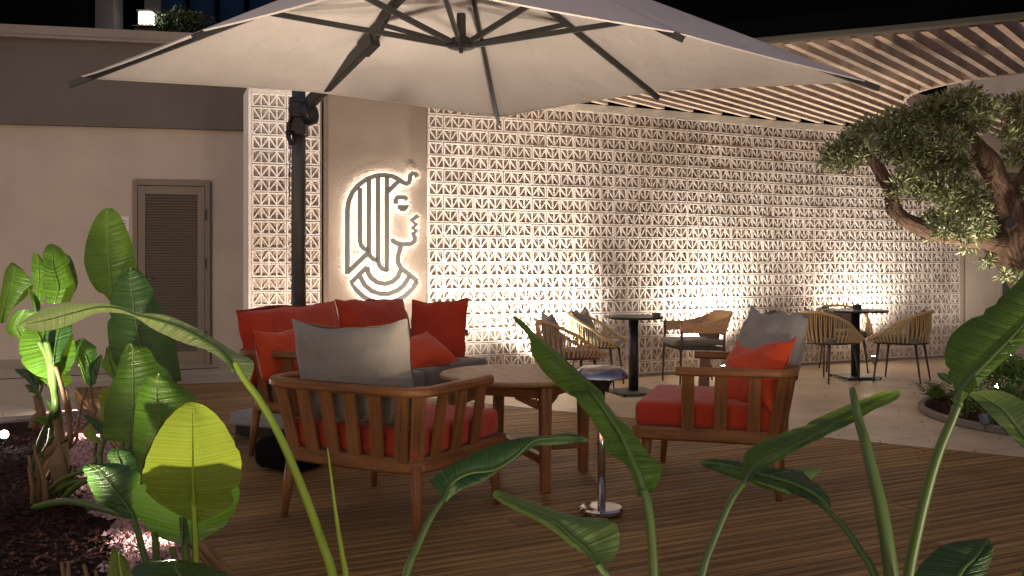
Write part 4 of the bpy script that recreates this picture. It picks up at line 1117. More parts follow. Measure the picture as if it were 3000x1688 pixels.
for k in range(7):
    a = RT+Vector((rnd.uniform(-.10, .10), rnd.uniform(-.10, .10), 0)); mb = MB(); b_ = a+Vector((rnd.uniform(-.06, .06), rnd.uniform(-.05, .05), rnd.uniform(.2, .4)))
    mb.tube([a, a.lerp(b_, .5)+Vector((.01, 0, 0)), b_], [.016, .012, .007], 8); mb.build('dry_sheath', M['stembrown'], p1, smooth=True, world=True)

# --- yellow-green backlit leaf plant, front left
p2 = plant('plant with a glowing yellow green leaf at the corner of the deck', (-1.30, 3.05, 0))
leaf(p2, 'E', [((1278, 1085), (1294, 1095), (1312, 1090)), ((1180, 1040), (1291, 1010), (1400, 1062)), ((1020, 940), (1288, 920), (1545, 970)), ((938, 830), (1285, 800), (1606, 800)), ((955, 720), (1284, 690), (1606, 660)), ((1000, 590), (1283, 570), (1560, 550)), ((1065, 465), (1282, 450), (1497, 445)), ((1130, 385), (1280, 380), (1436, 370)), ((1205, 312), (1276, 320), (1355, 312)), ((1262, 290), (1272, 292), (1288, 293))], 3.05, 2.92, 'leafyoung', (.22, .22), .10, .008, 30, seed=9)
leaf(p2, 'E', [((1195, 1235), (1212, 1240), (1290, 1232)), ((1050, 1190), (1212, 1190), (1430, 1160)), ((950, 1100), (1214, 1120), (1530, 1085)), ((880, 990), (1217, 1040), (1590, 950)), ((868, 900), (1220, 950), (1600, 880)), ((960, 830), (1225, 860), (1560, 810)), ((1100, 790), (1228, 800), (1400, 780))], 3.12, 3.16, 'leafdark', (.1, .1), .10, seed=10)
leaf(p2, 'E', [((845, 1065), (900, 1075), (925, 1060)), ((700, 985), (860, 1000), (960, 960)), ((630, 930), (800, 920), (930, 880)), ((598, 860), (730, 830), (930, 760)), ((565, 780), (660, 750), (800, 700)), ((552, 730), (600, 710), (650, 700)), ((575, 697), (582, 699), (590, 702))], 3.5, 3.6, 'leafdark', (.35, .1), .10, seed=11)
leaf(p2, 'E', [((880, 890), (905, 900), (925, 880)), ((800, 800), (850, 800), (920, 770)), ((735, 700), (800, 690), (905, 680)), ((712, 640), (770, 630), (890, 615)), ((745, 600), (780, 605), (830, 600))], 3.75, 3.8, 'leafdark', (.3, .3), .10, seed=12)
leaf(p2, 'K6', [((1990, 1330), (2010, 1330), (2030, 1330)), ((1500, 1300), (1960, 1260), (2500, 1330)), ((1420, 1190), (1900, 1170), (2560, 1260)), ((1500, 1110), (1900, 1090), (2330, 1160)), ((1700, 1080), (1880, 1065), (2050, 1080))], 2.60, 2.75, 'leafdark', (.2, .2), .1, seed=13)
leaf(p2, 'K6', [((1500, 1330), (1440, 1330), (1400, 1330)), ((1185, 1300), (1340, 1290), (1420, 1250)), ((1168, 1150), (1300, 1150), (1400, 1130)), ((1200, 990), (1280, 1010), (1360, 1060)), ((1240, 945), (1255, 955), (1270, 960))], 2.85, 3.0, 'leafyoung', (.2, .35), .1, seed=14)
RT = Vector((-1.28, 3.12, 0))
for pts, d, r, m_ in (([(1294, 1090), (1300, 1200), (1305, 1350)], 3.05, (.010, .012), 'stem'), ([(1284, 800), (1287, 950), (1296, 1090)], 3.03, (.006, .010), 'stemyoung'), ([(1212, 1060), (1225, 1180), (1240, 1340)], 3.2, (.012, .014), 'stem'),
                      ([(1030, 1160), (1038, 1260), (1040, 1340)], 3.15, (.012, .013), 'stem'), ([(895, 1075), (930, 1200), (968, 1345)], 3.5, (.011, .013), 'stem'), ([(1145, 1250), (1155, 1300), (1165, 1340)], 3.3, (.010, .012), 'stem')):
    stem(p2, 'E', pts, d, r, m_, 'auto')
p2b = thing('dry_stem_clump', 'clump of dry straw-coloured stems beside the gravel, left of the glowing leaf', 'plant', (-1.50, 3.30, 0))
for k in range(6):
    a = Vector((-1.50+rnd.uniform(-.08, .08), 3.30+rnd.uniform(-.08, .08), 0)); b_ = a+Vector((rnd.uniform(-.05, .05), rnd.uniform(-.04, .04), rnd.uniform(.10, .26)))
    mb = MB(); mb.tube([a, a.lerp(b_, .5)+Vector((rnd.uniform(-.02, .02), 0, 0)), b_], [.012, .010, .006], 8); mb.build('dry_stem', M['stembrown'], p2b, smooth=True, world=True)
for k in range(9):
    a = Vector((-1.54+rnd.uniform(-.2, .1), 3.3+rnd.uniform(-.2, .15), .03)); b_ = a+Vector((rnd.uniform(-.2, .12), rnd.uniform(-.12, .1), rnd.uniform(.0, .12))); sd = Vector((0, .02, .012))
    mb = MB(); mid = a.lerp(b_, .5)+Vector((0, 0, .05)); mb.grid([[a-sd*.2, a+sd*.2], [mid-sd, mid+sd], [b_-sd*.1, b_+sd*.1]]); mb.build('dry_leaf', M['dryleaf'], p2b, world=True)

# --- far-left plant with the striped, spot-lit leaf
p3 = plant('bushy plant at the left with a pale striped leaf lit from below', (-2.78, 5.6, 0))
leaf(p3, 'K7', [((-10, 1150), (15, 1150), (50, 1142)), ((-20, 1000), (40, 1020), (110, 1030)), ((5, 900), (70, 900), (200, 950)), ((25, 790), (100, 790), (278, 850)), ((45, 700), (120, 700), (240, 745)), ((80, 648), (120, 650), (180, 685)), ((103, 636), (108, 637), (118, 640))], 5.7, 5.8, 'leaf', (.2, .25), .08, seed=21)
leaf(p3, 'K7', [((285, 1000), (310, 1000), (370, 990)), ((280, 870), (320, 880), (375, 890)), ((272, 780), (330, 790), (365, 760)), ((266, 680), (330, 690), (440, 700)), ((272, 600), (318, 610), (385, 640)), ((290, 545), (300, 550), (325, 560))], 5.5, 5.6, 'leaf', (.3, .4), .1, seed=22)
leaf(p3, 'K7', [((400, 980), (460, 985), (600, 970)), ((360, 860), (500, 860), (640, 830)), ((370, 750), (475, 750), (600, 700)), ((365, 650), (455, 670), (585, 590)), ((360, 560), (448, 580), (550, 550)), ((390, 500), (440, 510), (510, 505)), ((430, 474), (437, 476), (446, 475))], 5.45, 5.65, 'leaf', (.25, .3), .12, seed=23)
leaf(p3, 'K7', [((570, 890), (600, 895), (635, 885)), ((560, 800), (610, 790), (662, 830)), ((545, 700), (600, 680), (655, 750)), ((560, 620), (590, 600), (620, 630)), ((575, 570), (580, 572), (590, 578))], 5.8, 5.9, 'leafdark', (.2, .3), .1, seed=24)
leaf(p3, 'K7', [((150, 1285), (180, 1270), (220, 1250)), ((50, 1210), (140, 1170), (280, 1150)), ((110, 1070), (190, 1060), (320, 1080)), ((170, 1035), (210, 1035), (255, 1040))], 5.6, 5.6, 'leaf', (.2, .2), .1, seed=25)
leaf(p3, 'D', [((312, 1158), (325, 1085), (392, 1132)), ((215, 1132), (318, 1065), (440, 1092)), ((140, 1068), (296, 1000), (468, 1010)), ((118, 1000), (268, 945), (462, 925)), ((118, 925), (245, 895), (440, 870)), ((140, 870), (225, 860), (400, 830)), ((165, 830), (215, 830), (340, 800))], 5.25, 5.4, 'leaf', (.1, .15), .05, .012, 28, seed=26)
leaf(p3, 'D', [((300, 1060), (330, 1060), (370, 1050)), ((270, 960), (340, 960), (410, 950)), ((270, 870), (360, 860), (445, 850)), ((300, 780), (370, 790), (440, 780))], 5.2, 5.3, 'leafdark', (.3, .3), .1, seed=27)
leaf(p3, 'K5', [((690, 640), (720, 600), (900, 655)), ((560, 510), (760, 530), (1010, 590)), ((640, 470), (800, 470), (1000, 490)), ((760, 440), (830, 440), (900, 450))], 5.4, 5.5, 'leaf', (.2, .2), .1, seed=28)
leaf(p3, 'K7', [((300, 1085), (318, 1080), (330, 1070)), ((255, 930), (290, 950), (345, 990)), ((240, 870), (265, 890), (300, 900)), ((240, 855), (246, 858), (252, 860))], 5.15, 5.2, 'leaf', (.1, .4), .06, seed=29)
leaf(p3, 'K5', [((760, 1080), (790, 1070), (820, 1050)), ((690, 980), (760, 990), (815, 960)), ((650, 820), (690, 860), (720, 880))], 5.3, 5.3, 'leaf', (.1, .3), .05, seed=30)
leaf(p3, 'K5', [((760, 1270), (730, 1250), (740, 1200)), ((600, 1180), (600, 1130), (700, 1080)), ((480, 1110), (500, 1080), (560, 1060))], 5.35, 5.3, 'leafdark', (.2, .2), .08, seed=31)
RT = Vector((-2.80, 5.55, 0))
for cr, pts, d, r, m_ in (('K5', [(560, 0), (680, 250), (710, 520), (760, 920)], 5.25, (.016, .012), 'stem'), ('K5', [(660, 0), (740, 320), (770, 650), (790, 940)], 5.22, (.02, .013), 'stem'), ('K5', [(790, 650), (830, 950), (850, 1200)], 5.3, (.010, .012), 'stem'),
                          ('K5', [(790, 350), (890, 700), (960, 1060), (1000, 1400)], 5.15, (.012, .013), 'stembrown'), ('K5', [(930, 680), (980, 950), (990, 1300)], 5.2, (.010, .012), 'stembrown')):
    stem(p3, cr, pts, d, r, m_, RT+Vector((rnd.uniform(-.06, .1), rnd.uniform(-.1, .1), 0)))
stem(p3, 'K5', [(800, 1050), (830, 1250), (840, 1445)], 5.3, (.024, .034), 'stembrown', RT, 'trunk')
mb = MB(); q = P(*px('E', (425, 740)), 5.0); mb.grid([[q+Vector((-.04, 0, .12)), q+Vector((.02, 0, .15))], [q+Vector((-.07, -.03, .02)), q+Vector((.05, -.03, .04))], [q+Vector((-.03, -.02, -.10)), q+Vector((.02, -.02, -.08))]]); mb.build('dry_leaf', M['dryleaf'], p3, world=True)

p4 = plant('small shaded plant in the rear corner of the bed', (-3.62, 7.05, 0))
for k, (rows, mm) in enumerate([
    ([((480, 680), (490, 650), (520, 620)), ((380, 560), (430, 530), (500, 540)), ((220, 430), (320, 430), (450, 430)), ((215, 390), (270, 390), (350, 390))], 'leafdark'),
    ([((480, 740), (500, 700), (510, 680)), ((400, 690), (430, 660), (480, 650)), ((350, 620), (365, 610), (400, 605))], 'leafdark'),
    ([((500, 640), (530, 600), (600, 640)), ((470, 560), (540, 520), (680, 560)), ((440, 470), (520, 450), (620, 480))], 'leaf'),
    ([((560, 1020), (580, 1000), (640, 1010)), ((480, 960), (540, 965), (640, 970)), ((420, 940), (430, 945), (440, 950))], 'leafdark'),
    ([((640, 640), (690, 620), (740, 660)), ((640, 580), (710, 570), (790, 620)), ((700, 540), (720, 540), (740, 560))], 'leafdark')]):
    leaf(p4, 'K5', rows, 6.9+.05*k, 7.0, mm, (.2, .2), .08, .005, seed=40+k)
for pts in ([(370, 440), (480, 650), (530, 800)], [(560, 560), (530, 650), (540, 800)], [(610, 600), (570, 740), (560, 820)]):
    stem(p4, 'K5', pts, 6.95, (.009, .010), 'stem', (-3.62, 7.05, .3))
stem(p4, 'K5', [(525, 760), (560, 920), (590, 1050)], 6.97, (.03, .038), 'stembrown', (-3.60, 7.05, 0), 'trunk')

p5 = plant('dark-leaved plant with brown stalks, between the striped leaf and the deck corner', (-2.66, 5.35, 0))
leaf(p5, 'K5', [((1215, 600), (1280, 650), (1350, 600)), ((1200, 480), (1290, 480), (1360, 470)), ((1120, 340), (1260, 330), (1345, 330)), ((1040, 180), (1200, 170), (1380, 120)), ((1040, 60), (1150, 60), (1300, 30)), ((1050, 0), (1090, -20), (1180, -50))], 5.35, 5.5, 'leafdark', (.2, .3), .1, seed=50)
leaf(p5, 'K5', [((1330, 620), (1345, 600), (1365, 560)), ((1240, 380), (1320, 420), (1390, 460)), ((1320, 280), (1380, 290), (1420, 330)), ((1430, 180), (1440, 190), (1449, 210))], 5.3, 5.4, 'leafdark', (.2, .2), .1, seed=51)
leaf(p5, 'K5', [((1200, 600), (1220, 580), (1240, 560)), ((1100, 330), (1140, 350), (1190, 360)), ((1060, 180), (1075, 190), (1095, 190))], 5.38, 5.4, 'leaf', (.1, .3), .06, seed=52)
for pts in ([(1235, 650), (1150, 930), (1090, 1250), (1060, 1445)], [(1270, 650), (1310, 900), (1325, 1060)], [(1300, 640), (1312, 850), (1330, 1050)]):
    stem(p5, 'K5', pts, 5.3, (.007, .009), 'stembrown', (-2.66+rnd.uniform(-.05, .05), 5.3, 0))

# --- front bed: plants in front of the deck
p6 = plant('plant with a long pale leaf arching left in front of the door', (-0.82, 2.15, 0))
leaf(p6, 'D', [((1540, 1165), (1440, 1112), (1405, 1075)), ((1566, 1052), (1400, 1030), (1330, 1012)), ((1460, 995), (1340, 970), (1250, 972)), ((1300, 898), (1225, 900), (1150, 942)), ((1150, 812), (1110, 840), (1050, 902)), ((1000, 758), (960, 790), (930, 842)), ((850, 748), (842, 762), (832, 778)), ((720, 706), (730, 722), (740, 752)), ((600, 688), (600, 716), (600, 752)), ((450, 692), (450, 752), (450, 815)), ((300, 712), (310, 790), (320, 857)), ((190, 765), (200, 812), (210, 860)), ((128, 815), (132, 826), (140, 842))], 2.35, 2.55, 'leafpale', (.5, .3), .10, .008, 44, .004, seed=60)
stem(p6, 'V', [(592, 912), (612, 950), (655, 1010), (705, 1100), (765, 1240), (812, 1370), (840, 1460)], 2.32, (.0075, .013), 'stemyoung', 'auto', d1=2.25)
stem(p6, 'V', [(824, 1128), (833, 1200), (846, 1300), (862, 1400), (872, 1460)], 2.25, (.0015, .0105), 'stemyoung', 'auto', 'spear_leaf')

p7 = plant('plant with a dark leaf curled over a pale edge, in front of the coffee table', (-0.42, 2.1, 0))
leaf(p7, 'F', [((1218, 1085), (1300, 1200), (1315, 1190)), ((1240, 1060), (1310, 1150), (1335, 1160)), ((1330, 1000), (1345, 1090), (1385, 1130)), ((1440, 935), (1430, 1045), (1500, 1095)), ((1560, 885), (1560, 1035), (1600, 1030)), ((1680, 850), (1670, 975), (1690, 975)), ((1800, 836), (1780, 880), (1790, 905)), ('G', 250, 832), ] if False else
     [((1216, 1085), (1302, 1200), (1312, 1196)), ((1238, 1058), (1318, 1130), (1345, 1165)), ((1330, 1000), (1365, 1075), (1420, 1118)), ((1440, 937), (1450, 1038), (1520, 1082)), ((1560, 885), (1575, 1022), (1600, 1028)), ((1690, 850), (1690, 955), (1705, 960)), ((1810, 834), (1790, 865), (1800, 893)), ((1900, 828), (1890, 845), (1895, 884)), ((1975, 818), (1972, 850), (1975, 880)), ((2060, 830), (2060, 850), (2062, 872)), ((2100, 850), (2104, 855), (2108, 862))], 2.25, 2.4, 'leafdark', (.55, -.25), .12, .007, 36, .004, seed=61)
leaf(p7, 'F', [((1304, 1200), (1308, 1198), (1314, 1196)), ((1318, 1135), (1330, 1140), (1350, 1165)), ((1362, 1078), (1385, 1092), (1420, 1120)), ((1448, 1040), (1475, 1055), (1520, 1085)), ((1570, 1024), (1580, 1030), (1602, 1030))], 2.235, 2.32, 'leafpale', (.2, .2), .1, .002, 18, .002, seed=62)
stem(p7, 'V', [(1112, 1260), (1085, 1300), (1050, 1375), (1018, 1460)], 2.25, (.006, .011), 'stem', 'auto', d1=2.15)
leaf(p7, 'V', [((1540, 1412), (1505, 1424), (1480, 1400)), ((1558, 1375), (1480, 1385), (1435, 1372)), ((1548, 1310), (1440, 1350), (1390, 1336)), ((1470, 1300), (1400, 1315), (1340, 1305)), ((1400, 1285), (1340, 1288), (1300, 1285)), ((1330, 1258), (1285, 1262), (1260, 1265)), ((1250, 1232), (1240, 1240), (1240, 1250))], 2.12, 2.3, 'leaf', (.2, .5), .16, .007, 30, .004, seed=63)
stem(p7, 'V', [(1503, 1418), (1518, 1440), (1530, 1465)], 2.1, (.008, .011), 'stem', 'auto')

p8 = plant('plant with a broad leaf slanting across the heater, centre foreground', (0.42, 2.2, 0))
leaf(p8, 'K1', [((1190, 985), (1272, 975), (1300, 955)), ((1165, 880), (1248, 930), (1345, 920)), ((1120, 760), (1205, 790), (1405, 790)), ((1030, 645), (1150, 660), (1412, 680)), ((905, 575), (1095, 540), (1300, 590)), ((850, 430), (1030, 400), (1200, 450)), ((770, 290), (945, 270), (1130, 340)), ((650, 140), (850, 125), (1010, 240)), ((520, -5), (745, -10), (890, 95)), (('G', 420, 610), ('G', 560, 575), ('G', 600, 590)), (('G', 300, 510), ('G', 430, 460), ('G', 470, 475)), (('G', 210, 390), ('G', 320, 350), ('G', 355, 370)), (('G', 180, 270), ('G', 215, 260), ('G', 235, 270)), (('G', 115, 200), ('G', 150, 205), ('G', 175, 210)), (('G', 100, 165), ('G', 108, 164), ('G', 118, 164))], 2.35, 2.65, 'leaf', (.25, .5), .10, .009, 44, .006, seed=64)
stem(p8, 'V', [(1620, 1232), (1632, 1280), (1640, 1360), (1645, 1460)], 2.33, (.010, .0135), 'stem', 'auto', d1=2.28)
leaf(p8, 'H', [((28, 1018), (36, 1022), (44, 1012)), ((46, 900), (70, 955), (115, 950)), ((60, 850), (150, 890), (235, 888)), ((150, 795), (290, 825), (350, 822)), ((300, 738), (450, 740), (560, 722)), ((450, 670), (580, 665), (660, 660)), ((600, 608), (680, 610), (740, 625)), ((710, 568), (755, 580), (785, 600)), ((792, 562), (796, 570), (797, 578))], 2.2, 2.6, 'leaf', (.35, -.1), .12, .008, 30, .005, seed=65)
stem(p8, 'V', [(1868, 1218), (1838, 1262), (1795, 1360), (1762, 1460)], 2.2, (.0065, .0105), 'stem', 'auto', d1=2.12)

p9 = plant('plant with a thick rolled spear and a big dark leaf at the right edge', (1.05, 2.1, 0))
leaf(p9, 'H', [((440, 1140), (452, 1138), (462, 1125)), ((390, 1105), (420, 1085), (458, 1075)), ((300, 1062), (340, 1030), (410, 1020)), ((200, 1022), (240, 990), (370, 990)), ((70, 985), (130, 965), (330, 935)), (('G', 1640, 1165), ('G', 1720, 1130), ('G', 1840, 1010)), (('G', 1480, 1118), ('G', 1550, 1070), ('G', 1620, 1018)), (('G', 1300, 1055), ('G', 1360, 1010), ('G', 1420, 985)), (('G', 1180, 1010), ('G', 1220, 985), ('G', 1240, 960)), (('G', 1142, 985), ('G', 1146, 980), ('G', 1150, 972))], 2.4, 2.7, 'leafdark', (.2, .4), .12, .008, 32, .006, seed=66)
stem(p9, 'H', [(450, 1138), (520, 1205), (600, 1320), (680, 1465)], 2.38, (.007, .011), 'stem', 'auto', d1=2.25)
stem(p9, 'H', [(566, 558), (575, 600), (600, 720), (625, 800), (665, 960), (712, 1160), (755, 1465)], 2.45, (.008, .0215), 'stem', 'auto', 'spear_leaf', d1=2.25)
leaf(p9, 'H', [((1062, 630), (1072, 632), (1080, 628)), ((1056, 555), (1085, 560), (1130, 575)), ((1020, 470), (1130, 500), (1185, 520)), ((1006, 400), (1190, 440), (1260, 450)), ((1020, 320), (1260, 370), (1335, 385)), ((1085, 250), (1330, 300), (1400, 320)), ((1200, 170), (1400, 220), (1480, 260)), ((1320, 75), (1480, 110), (1560, 180)), ((1440, -40), (1540, -10), (1600, 60)), ((1560, -110), (1580, -100), (1600, -90))], 2.15, 2.3, 'leaf', (.30, .1), .10, .010, 34, .006, seed=67)
stem(p9, 'H', [(1072, 628), (1035, 720), (985, 840), (935, 1000), (885, 1200), (832, 1465)], 2.15, (.010, .0145), 'stem', 'auto', d1=2.2)
leaf(p9, 'H', [((1480, 930), (1500, 920), (1520, 900)), ((1330, 790), (1400, 800), (1480, 720)), ((1210, 665), (1290, 660), (1400, 625)), ((1150, 605), (1200, 600), (1300, 568)), ((1122, 582), (1150, 580), (1215, 560)), ((1106, 576), (1110, 575), (1116, 572))], 2.0, 2.2, 'leafpale', (.1, .1), .08, .004, 24, .005, seed=68)
stem(p9, 'H', [(1500, 920), (1480, 1100), (1400, 1450)], 2.0, (.009, .012), 'stem', 'auto')
leaf(p9, 'H', [((1030, 530), (1042, 532), (1045, 520)), ((985, 505), (1010, 505), (1030, 490)), ((970, 475), (985, 478), (1000, 475))], 2.25, 2.3, 'leafdark', (.2, .2), .1, .003, seed=69)
leaf(p9, 'K2', [((1640, 1700), (1600, 1660), (1850, 1640)), ((1270, 1500), (1660, 1480), (1960, 1440)), ((1290, 1370), (1730, 1370), (1990, 1340)), ((1400, 1235), (1820, 1290), (2020, 1220)), ((1560, 1140), (1900, 1200), (2015, 1150)), ((1760, 1100), (1960, 1125), (2000, 1115)), ((1960, 1082), (1978, 1088), (1990, 1095))], 1.95, 2.05, 'leafdark', (.2, .25), .1, .007, 26, .005, seed=70)

# ================================================================== OLIVE TREE in its round bed
BC, BR = Vector((4.72, 7.6, 0)), 1.29
mb = MB(); mb.sweep([BC+Vector((BR*math.cos(t), BR*math.sin(t), .03)) for t in [2*math.pi*k/64 for k in range(64)]], .05, .06, closed=True)
rk = mb.build('round_bed_edging', M['coping']); tag(rk, kind='structure')
mb = MB(); mb.lathe([(0, .045), (BR*.6, .04), (BR-.03, .022)], BC, 48); tag(mb.build('round_bed_soil', M['soil']), kind='structure')
mb = MB()
for k in range(2600):
    a, q = rnd.uniform(2.2, 5.4), (BR-.04)*rnd.random()**.35; pebble(mb, BC+Vector((q*math.cos(a), q*math.sin(a), .045)), rnd.uniform(.008, .02), rnd.random(), .4)
tag(mb.build('round_bed_mulch', M['mulch']), 'dark mulch around the olive tree', kind='stuff')
ol = thing('olive_tree', 'gnarled old olive tree with a leaning trunk in the round bed', 'tree', (4.75, 7.75, 0))
tk = lambda x, y, d=7.75: P(x, y, d)
def limb(mb, pts, radii, seg=14, gn=.16, sd=0):
    c = catmull(pts, len(pts)*6); k = len(c)
    rr = catmull([Vector((r, 0, 0)) for r in radii], k); n0 = len(mb.v); mb.tube(c, [max(.004, r.x) for r in rr], seg)
    for i in range(n0, len(mb.v)):
        j = (i-n0)//seg
        if j < k:
            ax = mb.v[i]-c[j]; a_ = noise.noise(Vector((ax.normalized().x*2.2+sd, ax.normalized().z*2.2, j*.10)))+.6*noise.noise(Vector((ax.normalized().x*5, ax.normalized().y*5+sd, j*.22)))
            mb.v[i] = c[j]+ax*(1+gn*a_*1.8)
mb = MB()
limb(mb, [Vector((4.78, 7.8, 0)), tk(3150, 980), tk(3070, 860), tk(3000, 760), tk(2962, 680), tk(2940, 600), tk(2925, 545)], [.34, .28, .235, .20, .19, .15, .12], 20, .2, 1)
limb(mb, [tk(2945, 600), tk(2915, 520, 7.7), tk(2880, 455, 7.7), tk(2842, 405, 7.75), tk(2810, 350, 7.8)], [.125, .095, .082, .068, .03], 14, .16, 2)
limb(mb, [tk(2975, 720), tk(2880, 705, 7.6), tk(2780, 690, 7.55), tk(2690, 662, 7.5), tk(2625, 622, 7.5), tk(2608, 560, 7.5), tk(2585, 515, 7.5), tk(2560, 478, 7.5), tk(2520, 430, 7.5)], [.11, .075, .066, .063, .058, .05, .048, .04, .015], 12, .14, 3)
limb(mb, [tk(2950, 640), tk(3010, 520, 7.9), tk(3040, 420, 8.0)], [.12, .08, .05], 12, .15, 4)
limb(mb, [tk(2900, 690, 7.6), tk(2850, 610, 7.5), tk(2790, 560, 7.5), tk(2720, 520, 7.5)], [.05, .035, .025, .01], 8, .1, 5)
limb(mb, [tk(2880, 455, 7.7), tk(2790, 400, 7.6), tk(2700, 390, 7.6), tk(2640, 380, 7.6)], [.05, .03, .022, .01], 8, .1, 6)
mb.build('trunk', M['bark'], ol, smooth=True, world=True)
mb = MB(); hc = tk(2956, 652, 7.52); disc(mb, hc, (-.12, -1, .05), .045, .05, 14); mb.build('knot_hole', M['black'], ol, world=True)
mb = MB(); rs = random.Random(11)
cl = [(2470, 455, 40, 0), (2440, 478, 36, .1), (2430, 440, 30, .0), (2500, 410, 46, 0), (2540, 375, 44, .1), (2545, 430, 46, -.1), (2495, 470, 40, .1), (2575, 395, 50, 0), (2620, 350, 48, 0), (2640, 420, 62, -.1), (2600, 445, 46, .1), (2680, 350, 52, .1), (2690, 430, 60, 0), (2730, 330, 60, 0), (2780, 310, 58, .1), (2830, 300, 62, 0), (2880, 320, 55, .1), (2850, 350, 50, -.1), (2770, 370, 55, .1),
      (2680, 500, 58, 0), (2640, 535, 40, -.1), (2620, 570, 34, 0), (2740, 470, 55, 0), (2750, 540, 60, 0), (2800, 490, 55, .1), (2790, 585, 58, -.1), (2840, 560, 55, 0), (2860, 620, 55, 0), (2800, 645, 46, 0), (2740, 650, 40, -.1), (2700, 668, 30, 0), (2830, 690, 42, 0), (2880, 670, 44, .1), (2730, 690, 26, 0),
      (2970, 400, 46, .2), (2990, 340, 50, .3), (2960, 460, 30, .2), (3010, 450, 45, .2), (2950, 310, 36, .3), (3030, 620, 40, .1), (2990, 570, 26, .1), (3060, 300, 60, .2), (2760, 668, 38, -.35), (2810, 672, 42, -.35), (2860, 668, 45, -.35), (2800, 420, 50, -.2), (2895, 765, 22, 0), (2950, 800, 20, -.2), (2990, 820, 24, -.2)]
clumps = [(P(x, y, 7.6+dz+rs.uniform(-.12, .12)), r/F_PX*7.6*.84) for x, y, r, dz in cl]
extra = []
for c_, r in clumps:
    for _ in range(3):
        v = Vector((rs.gauss(0, 1), rs.gauss(0, 1), rs.gauss(0, 1))).normalized(); extra.append((c_+v*r*1.1, r*.38))
scatter_leaves(mb, clumps+extra, 23000, .060, .0145, rs, .15)
mb.build('foliage', M['olive'], ol, world=True)
# low planting around the trunk
mb = MB(); rs = random.Random(5); fl = thing('fern_clump', 'bright fern clump at the left edge of the round olive bed', 'plant', G(2745, 1170))
b0 = G(2745, 1180)
for k in range(46):
    a, L_ = rs.uniform(0, 6.28), rs.uniform(.16, .34); d = Vector((math.cos(a), math.sin(a), 0)); base = b0+Vector((rs.uniform(-.1, .14), rs.uniform(-.1, .1), .03))
    pts = [base+d*L_*t*.75+Vector((0, 0, L_*(1.25*t-.75*t*t))) for t in [i/9 for i in range(10)]]
    for i in range(1, 10):
        t = (pts[i]-pts[i-1]).normalized(); s = t.cross(Vector((0, 0, 1))).normalized()
        for sg_ in (-1, 1):
            l_ = .05*(1-i/10.5); p = pts[i]; e = p+(s*sg_+t*.5)*l_
            mb.add([p-t*.006, p+t*.006, e+t*.003, e-t*.003], [(0, 1, 2, 3)], None, rs.random())
mb.build('fronds', M['fern'], fl, world=True)
mb = MB(); fl2 = thing('low_shrub', 'low small-leaved shrub under the olive tree, behind a spotlight', 'shrub', G(2960, 1130))
sc2 = [(P(2900+30*k, 1090+12*math.sin(k*2.1), 7.6+.1*math.sin(k*3)), .13) for k in range(5)]+[(P(2860, 1150, 7.3), .10), (P(2940, 1160, 7.4), .12), (P(2990, 1150, 7.3), .12), (P(2820, 1180, 7.2), .09), (P(2900, 1200, 7.1), .09), (P(2980, 1215, 7.1), .1)]
scatter_leaves(mb, sc2, 3800, .034, .014, rs, .25); mb.build('foliage', M['fern'], fl2, world=True)

# ================================================================== LAMPS
def uplight(loc, target, power, label, angle=80, color=WARM, glow=True, size=.03, group=None, off=.05):
    t = thing('ground_spotlight', label, 'spotlight', loc, 0, group)
    d = (Vector(target)-Vector(loc)).normalized(); base = Vector(loc)
    mb = MB(); c0 = base+Vector((0, 0, .075)); mb.tube([c0-d*.045, c0-d*.03, c0+d*.045], [.018, .034, .036], 16); mb.build('lamp_body', M['metal'], t, smooth=False, world=True)
    mb = MB(); mb.tube([base, base+Vector((0, 0, .06))], .008, 8); mb.build('spike', M['metal'], t, world=True)
    if glow:
        mb = MB(); mb.tube([c0+d*.0455, c0+d*.047], [.028, .027], 16); mb.build('lens', M['spot_glow'], t, world=True)
    spot('spot_lamp', c0+d*off, Vector(target), power, angle, .9, color, size)
    return t
YEL = (1.0, .92, .79)
def wall_point(sx, gap):
    best = min(main_path['pts'], key=lambda p: abs((p.x/p.y)*F_PX+1500-sx)); i = main_path['pts'].index(best)
    t = (main_path['pts'][min(i+1, 79)]-main_path['pts'][max(i-1, 0)]).normalized(); n = Vector((t.y, -t.x, 0)); return best+n*gap, n
gw = 'ground spotlights along the block wall'
for sx, pw, gap, lb in ((1600, 250, .40, 'ground spotlight washing the block wall behind the tan rope chair'), (2050, 250, .40, 'ground spotlight washing the block wall behind the strap-back chair'),
                    (2482, 190, .40, 'ground spotlight washing the block wall behind the farther bistro table'), (2770, 21, 1.0, 'added unseen fill spot brightening the far end of the block wall'), (1330, 140, .9, 'added unseen fill spot brightening the wall behind the sofa')):  # last two entries are added fill lamps, hidden from view
    p, n = wall_point(sx, gap)
    uplight(p, p-n*gap*.7+Vector((0, 0, 1.9)), pw*1.12, lb, 132, YEL, True, .05, gw)
uplight(Vector((-1.95, 7.75, 0)), Vector((-1.9, 9.1, 2.1)), 120, 'added unseen fill spot brightening the block pier behind the sofa', 120, WARM, True, .05, gw)  # fill lamp added to lift the pier and panel, hidden by the sofa
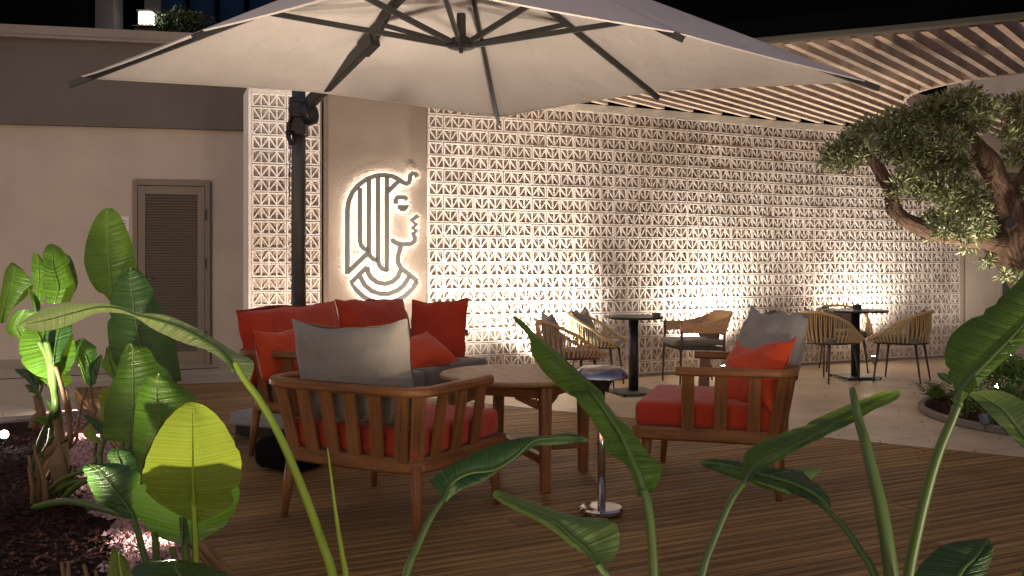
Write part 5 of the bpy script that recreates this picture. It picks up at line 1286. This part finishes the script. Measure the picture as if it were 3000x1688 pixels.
# spotlights in the beds
g2 = 'spike spotlights in the planting beds'
uplight(G(8, 1312), P(330, 700, 4.6), 40, 'spike spotlight shining at the left edge of the bark mulch', 70, WARM, True, .03, g2)
uplight(Vector((-2.35, 3.2, 0)), P(400, 1000, 4.2)+Vector((0, 0, .6)), 2.5, 'spike spotlight in the mulch at the lower left corner', 46, WARM, False, .03, g2)
uplight(Vector((-2.72, 4.4, .0)), P(120, 1010, 5.3), 240, 'small spike spotlight under the pale striped leaf', 38, (1, .95, .85), False, .02, g2)
uplight(Vector((-1.42, 3.95, .10)), Vector((-1.02, 2.95, .80)), 46, 'small spike spotlight behind the glowing yellow green leaf', 50, (1, .9, .7), False, .02, g2)
uplight(Vector((-1.78, 3.25, .0)), Vector((-1.5, 4.9, 2.4)), 120, 'spike spotlight beside the gravel aimed up under the parasol', 62, WARM, False, .03, g2)
uplight(Vector((-.30, 2.50, .0)), Vector((-.35, 4.5, 2.5)), 205, 'spike spotlight at the front edge of the deck aimed under the parasol', 58, WARM, False, .05, g2)
uplight(Vector((1.62, 1.9, .0)), Vector((1.0, 4.8, 2.5)), 270, 'spike spotlight in the front bed under the right-hand leaves', 60, WARM, False, .05, g2)
uplight(Vector((.14, 1.5, .0)), Vector((.02, 2.25, .74)), 11, 'added unseen fill spot brightening the middle leaves of the front bed', 66, WARM, False, .03, g2)  # lamp put in only to brighten the middle leaves
uplight(Vector((2.0, 1.15, .0)), Vector((.9, 2.3, .95)), 55, 'added unseen fill spot brightening the right-hand leaves of the front bed', 70, WARM, False, .05, g2)  # off-frame helper light added for the right-hand foliage
uplight(Vector((-.72, .55, .0)), Vector((-1.75, 4.6, 2.4)), 100, 'spike spotlight at the very front of the bed, shining past the arching leaf', 40, WARM, False, .02, g2)
uplight(Vector((-5.3, 5.6, .0)), Vector((-5.0, 11.5, 1.6)), 200, 'added fill spot out of view on the left, brightening the beige wall', 100, WARM, True, .05, g2)  # added out of frame because the beige wall came out dark
uplight(G(2925, 1165), P(2800, 500, 7.6), 100, 'spike spotlight shining up into the olive tree', 85, YEL, True, .03, g2)
uplight(Vector((3.55, 6.75, .03)), Vector((4.05, 7.7, 1.75)), 45, 'added fill spot at the front rim of the round bed, brightening the trunk', 60, WARM, False, .03, g2)  # extra lamp added to bring up the dark trunk
uplight(Vector((3.5, 6.95, .03)), P(2680, 460, 7.6), 130, 'added fill spot at the left rim of the round bed, brightening the olive crown', 75, WARM, False, .03, g2)  # extra lamp added as front light on the crown
point('gravel_lamp', Vector((-3.25, 7.75, .14)), 2.2, (1, .9, .85), .04)
# small step lights under the deck edge, over the gravel
for k, t_ in enumerate((.13, .33, .55, .75, .93)):
    q = EA+ED*(L*t_)+EN*.028; o = thing('step_light', 'small step light set in the deck edge above the pink gravel', 'light', q, math.atan2(ED.y, ED.x), 'step lights in the deck edge')
    mb = MB(); mb.box((0, 0, .062), (.09, .010, .028)); mb.build('housing', M['metal'], o)
    spot('step_lamp', q+EN*.02+Vector((0, 0, .075)), q+EN*.13, 9, 120, .8, (1, .86, .78), .02)
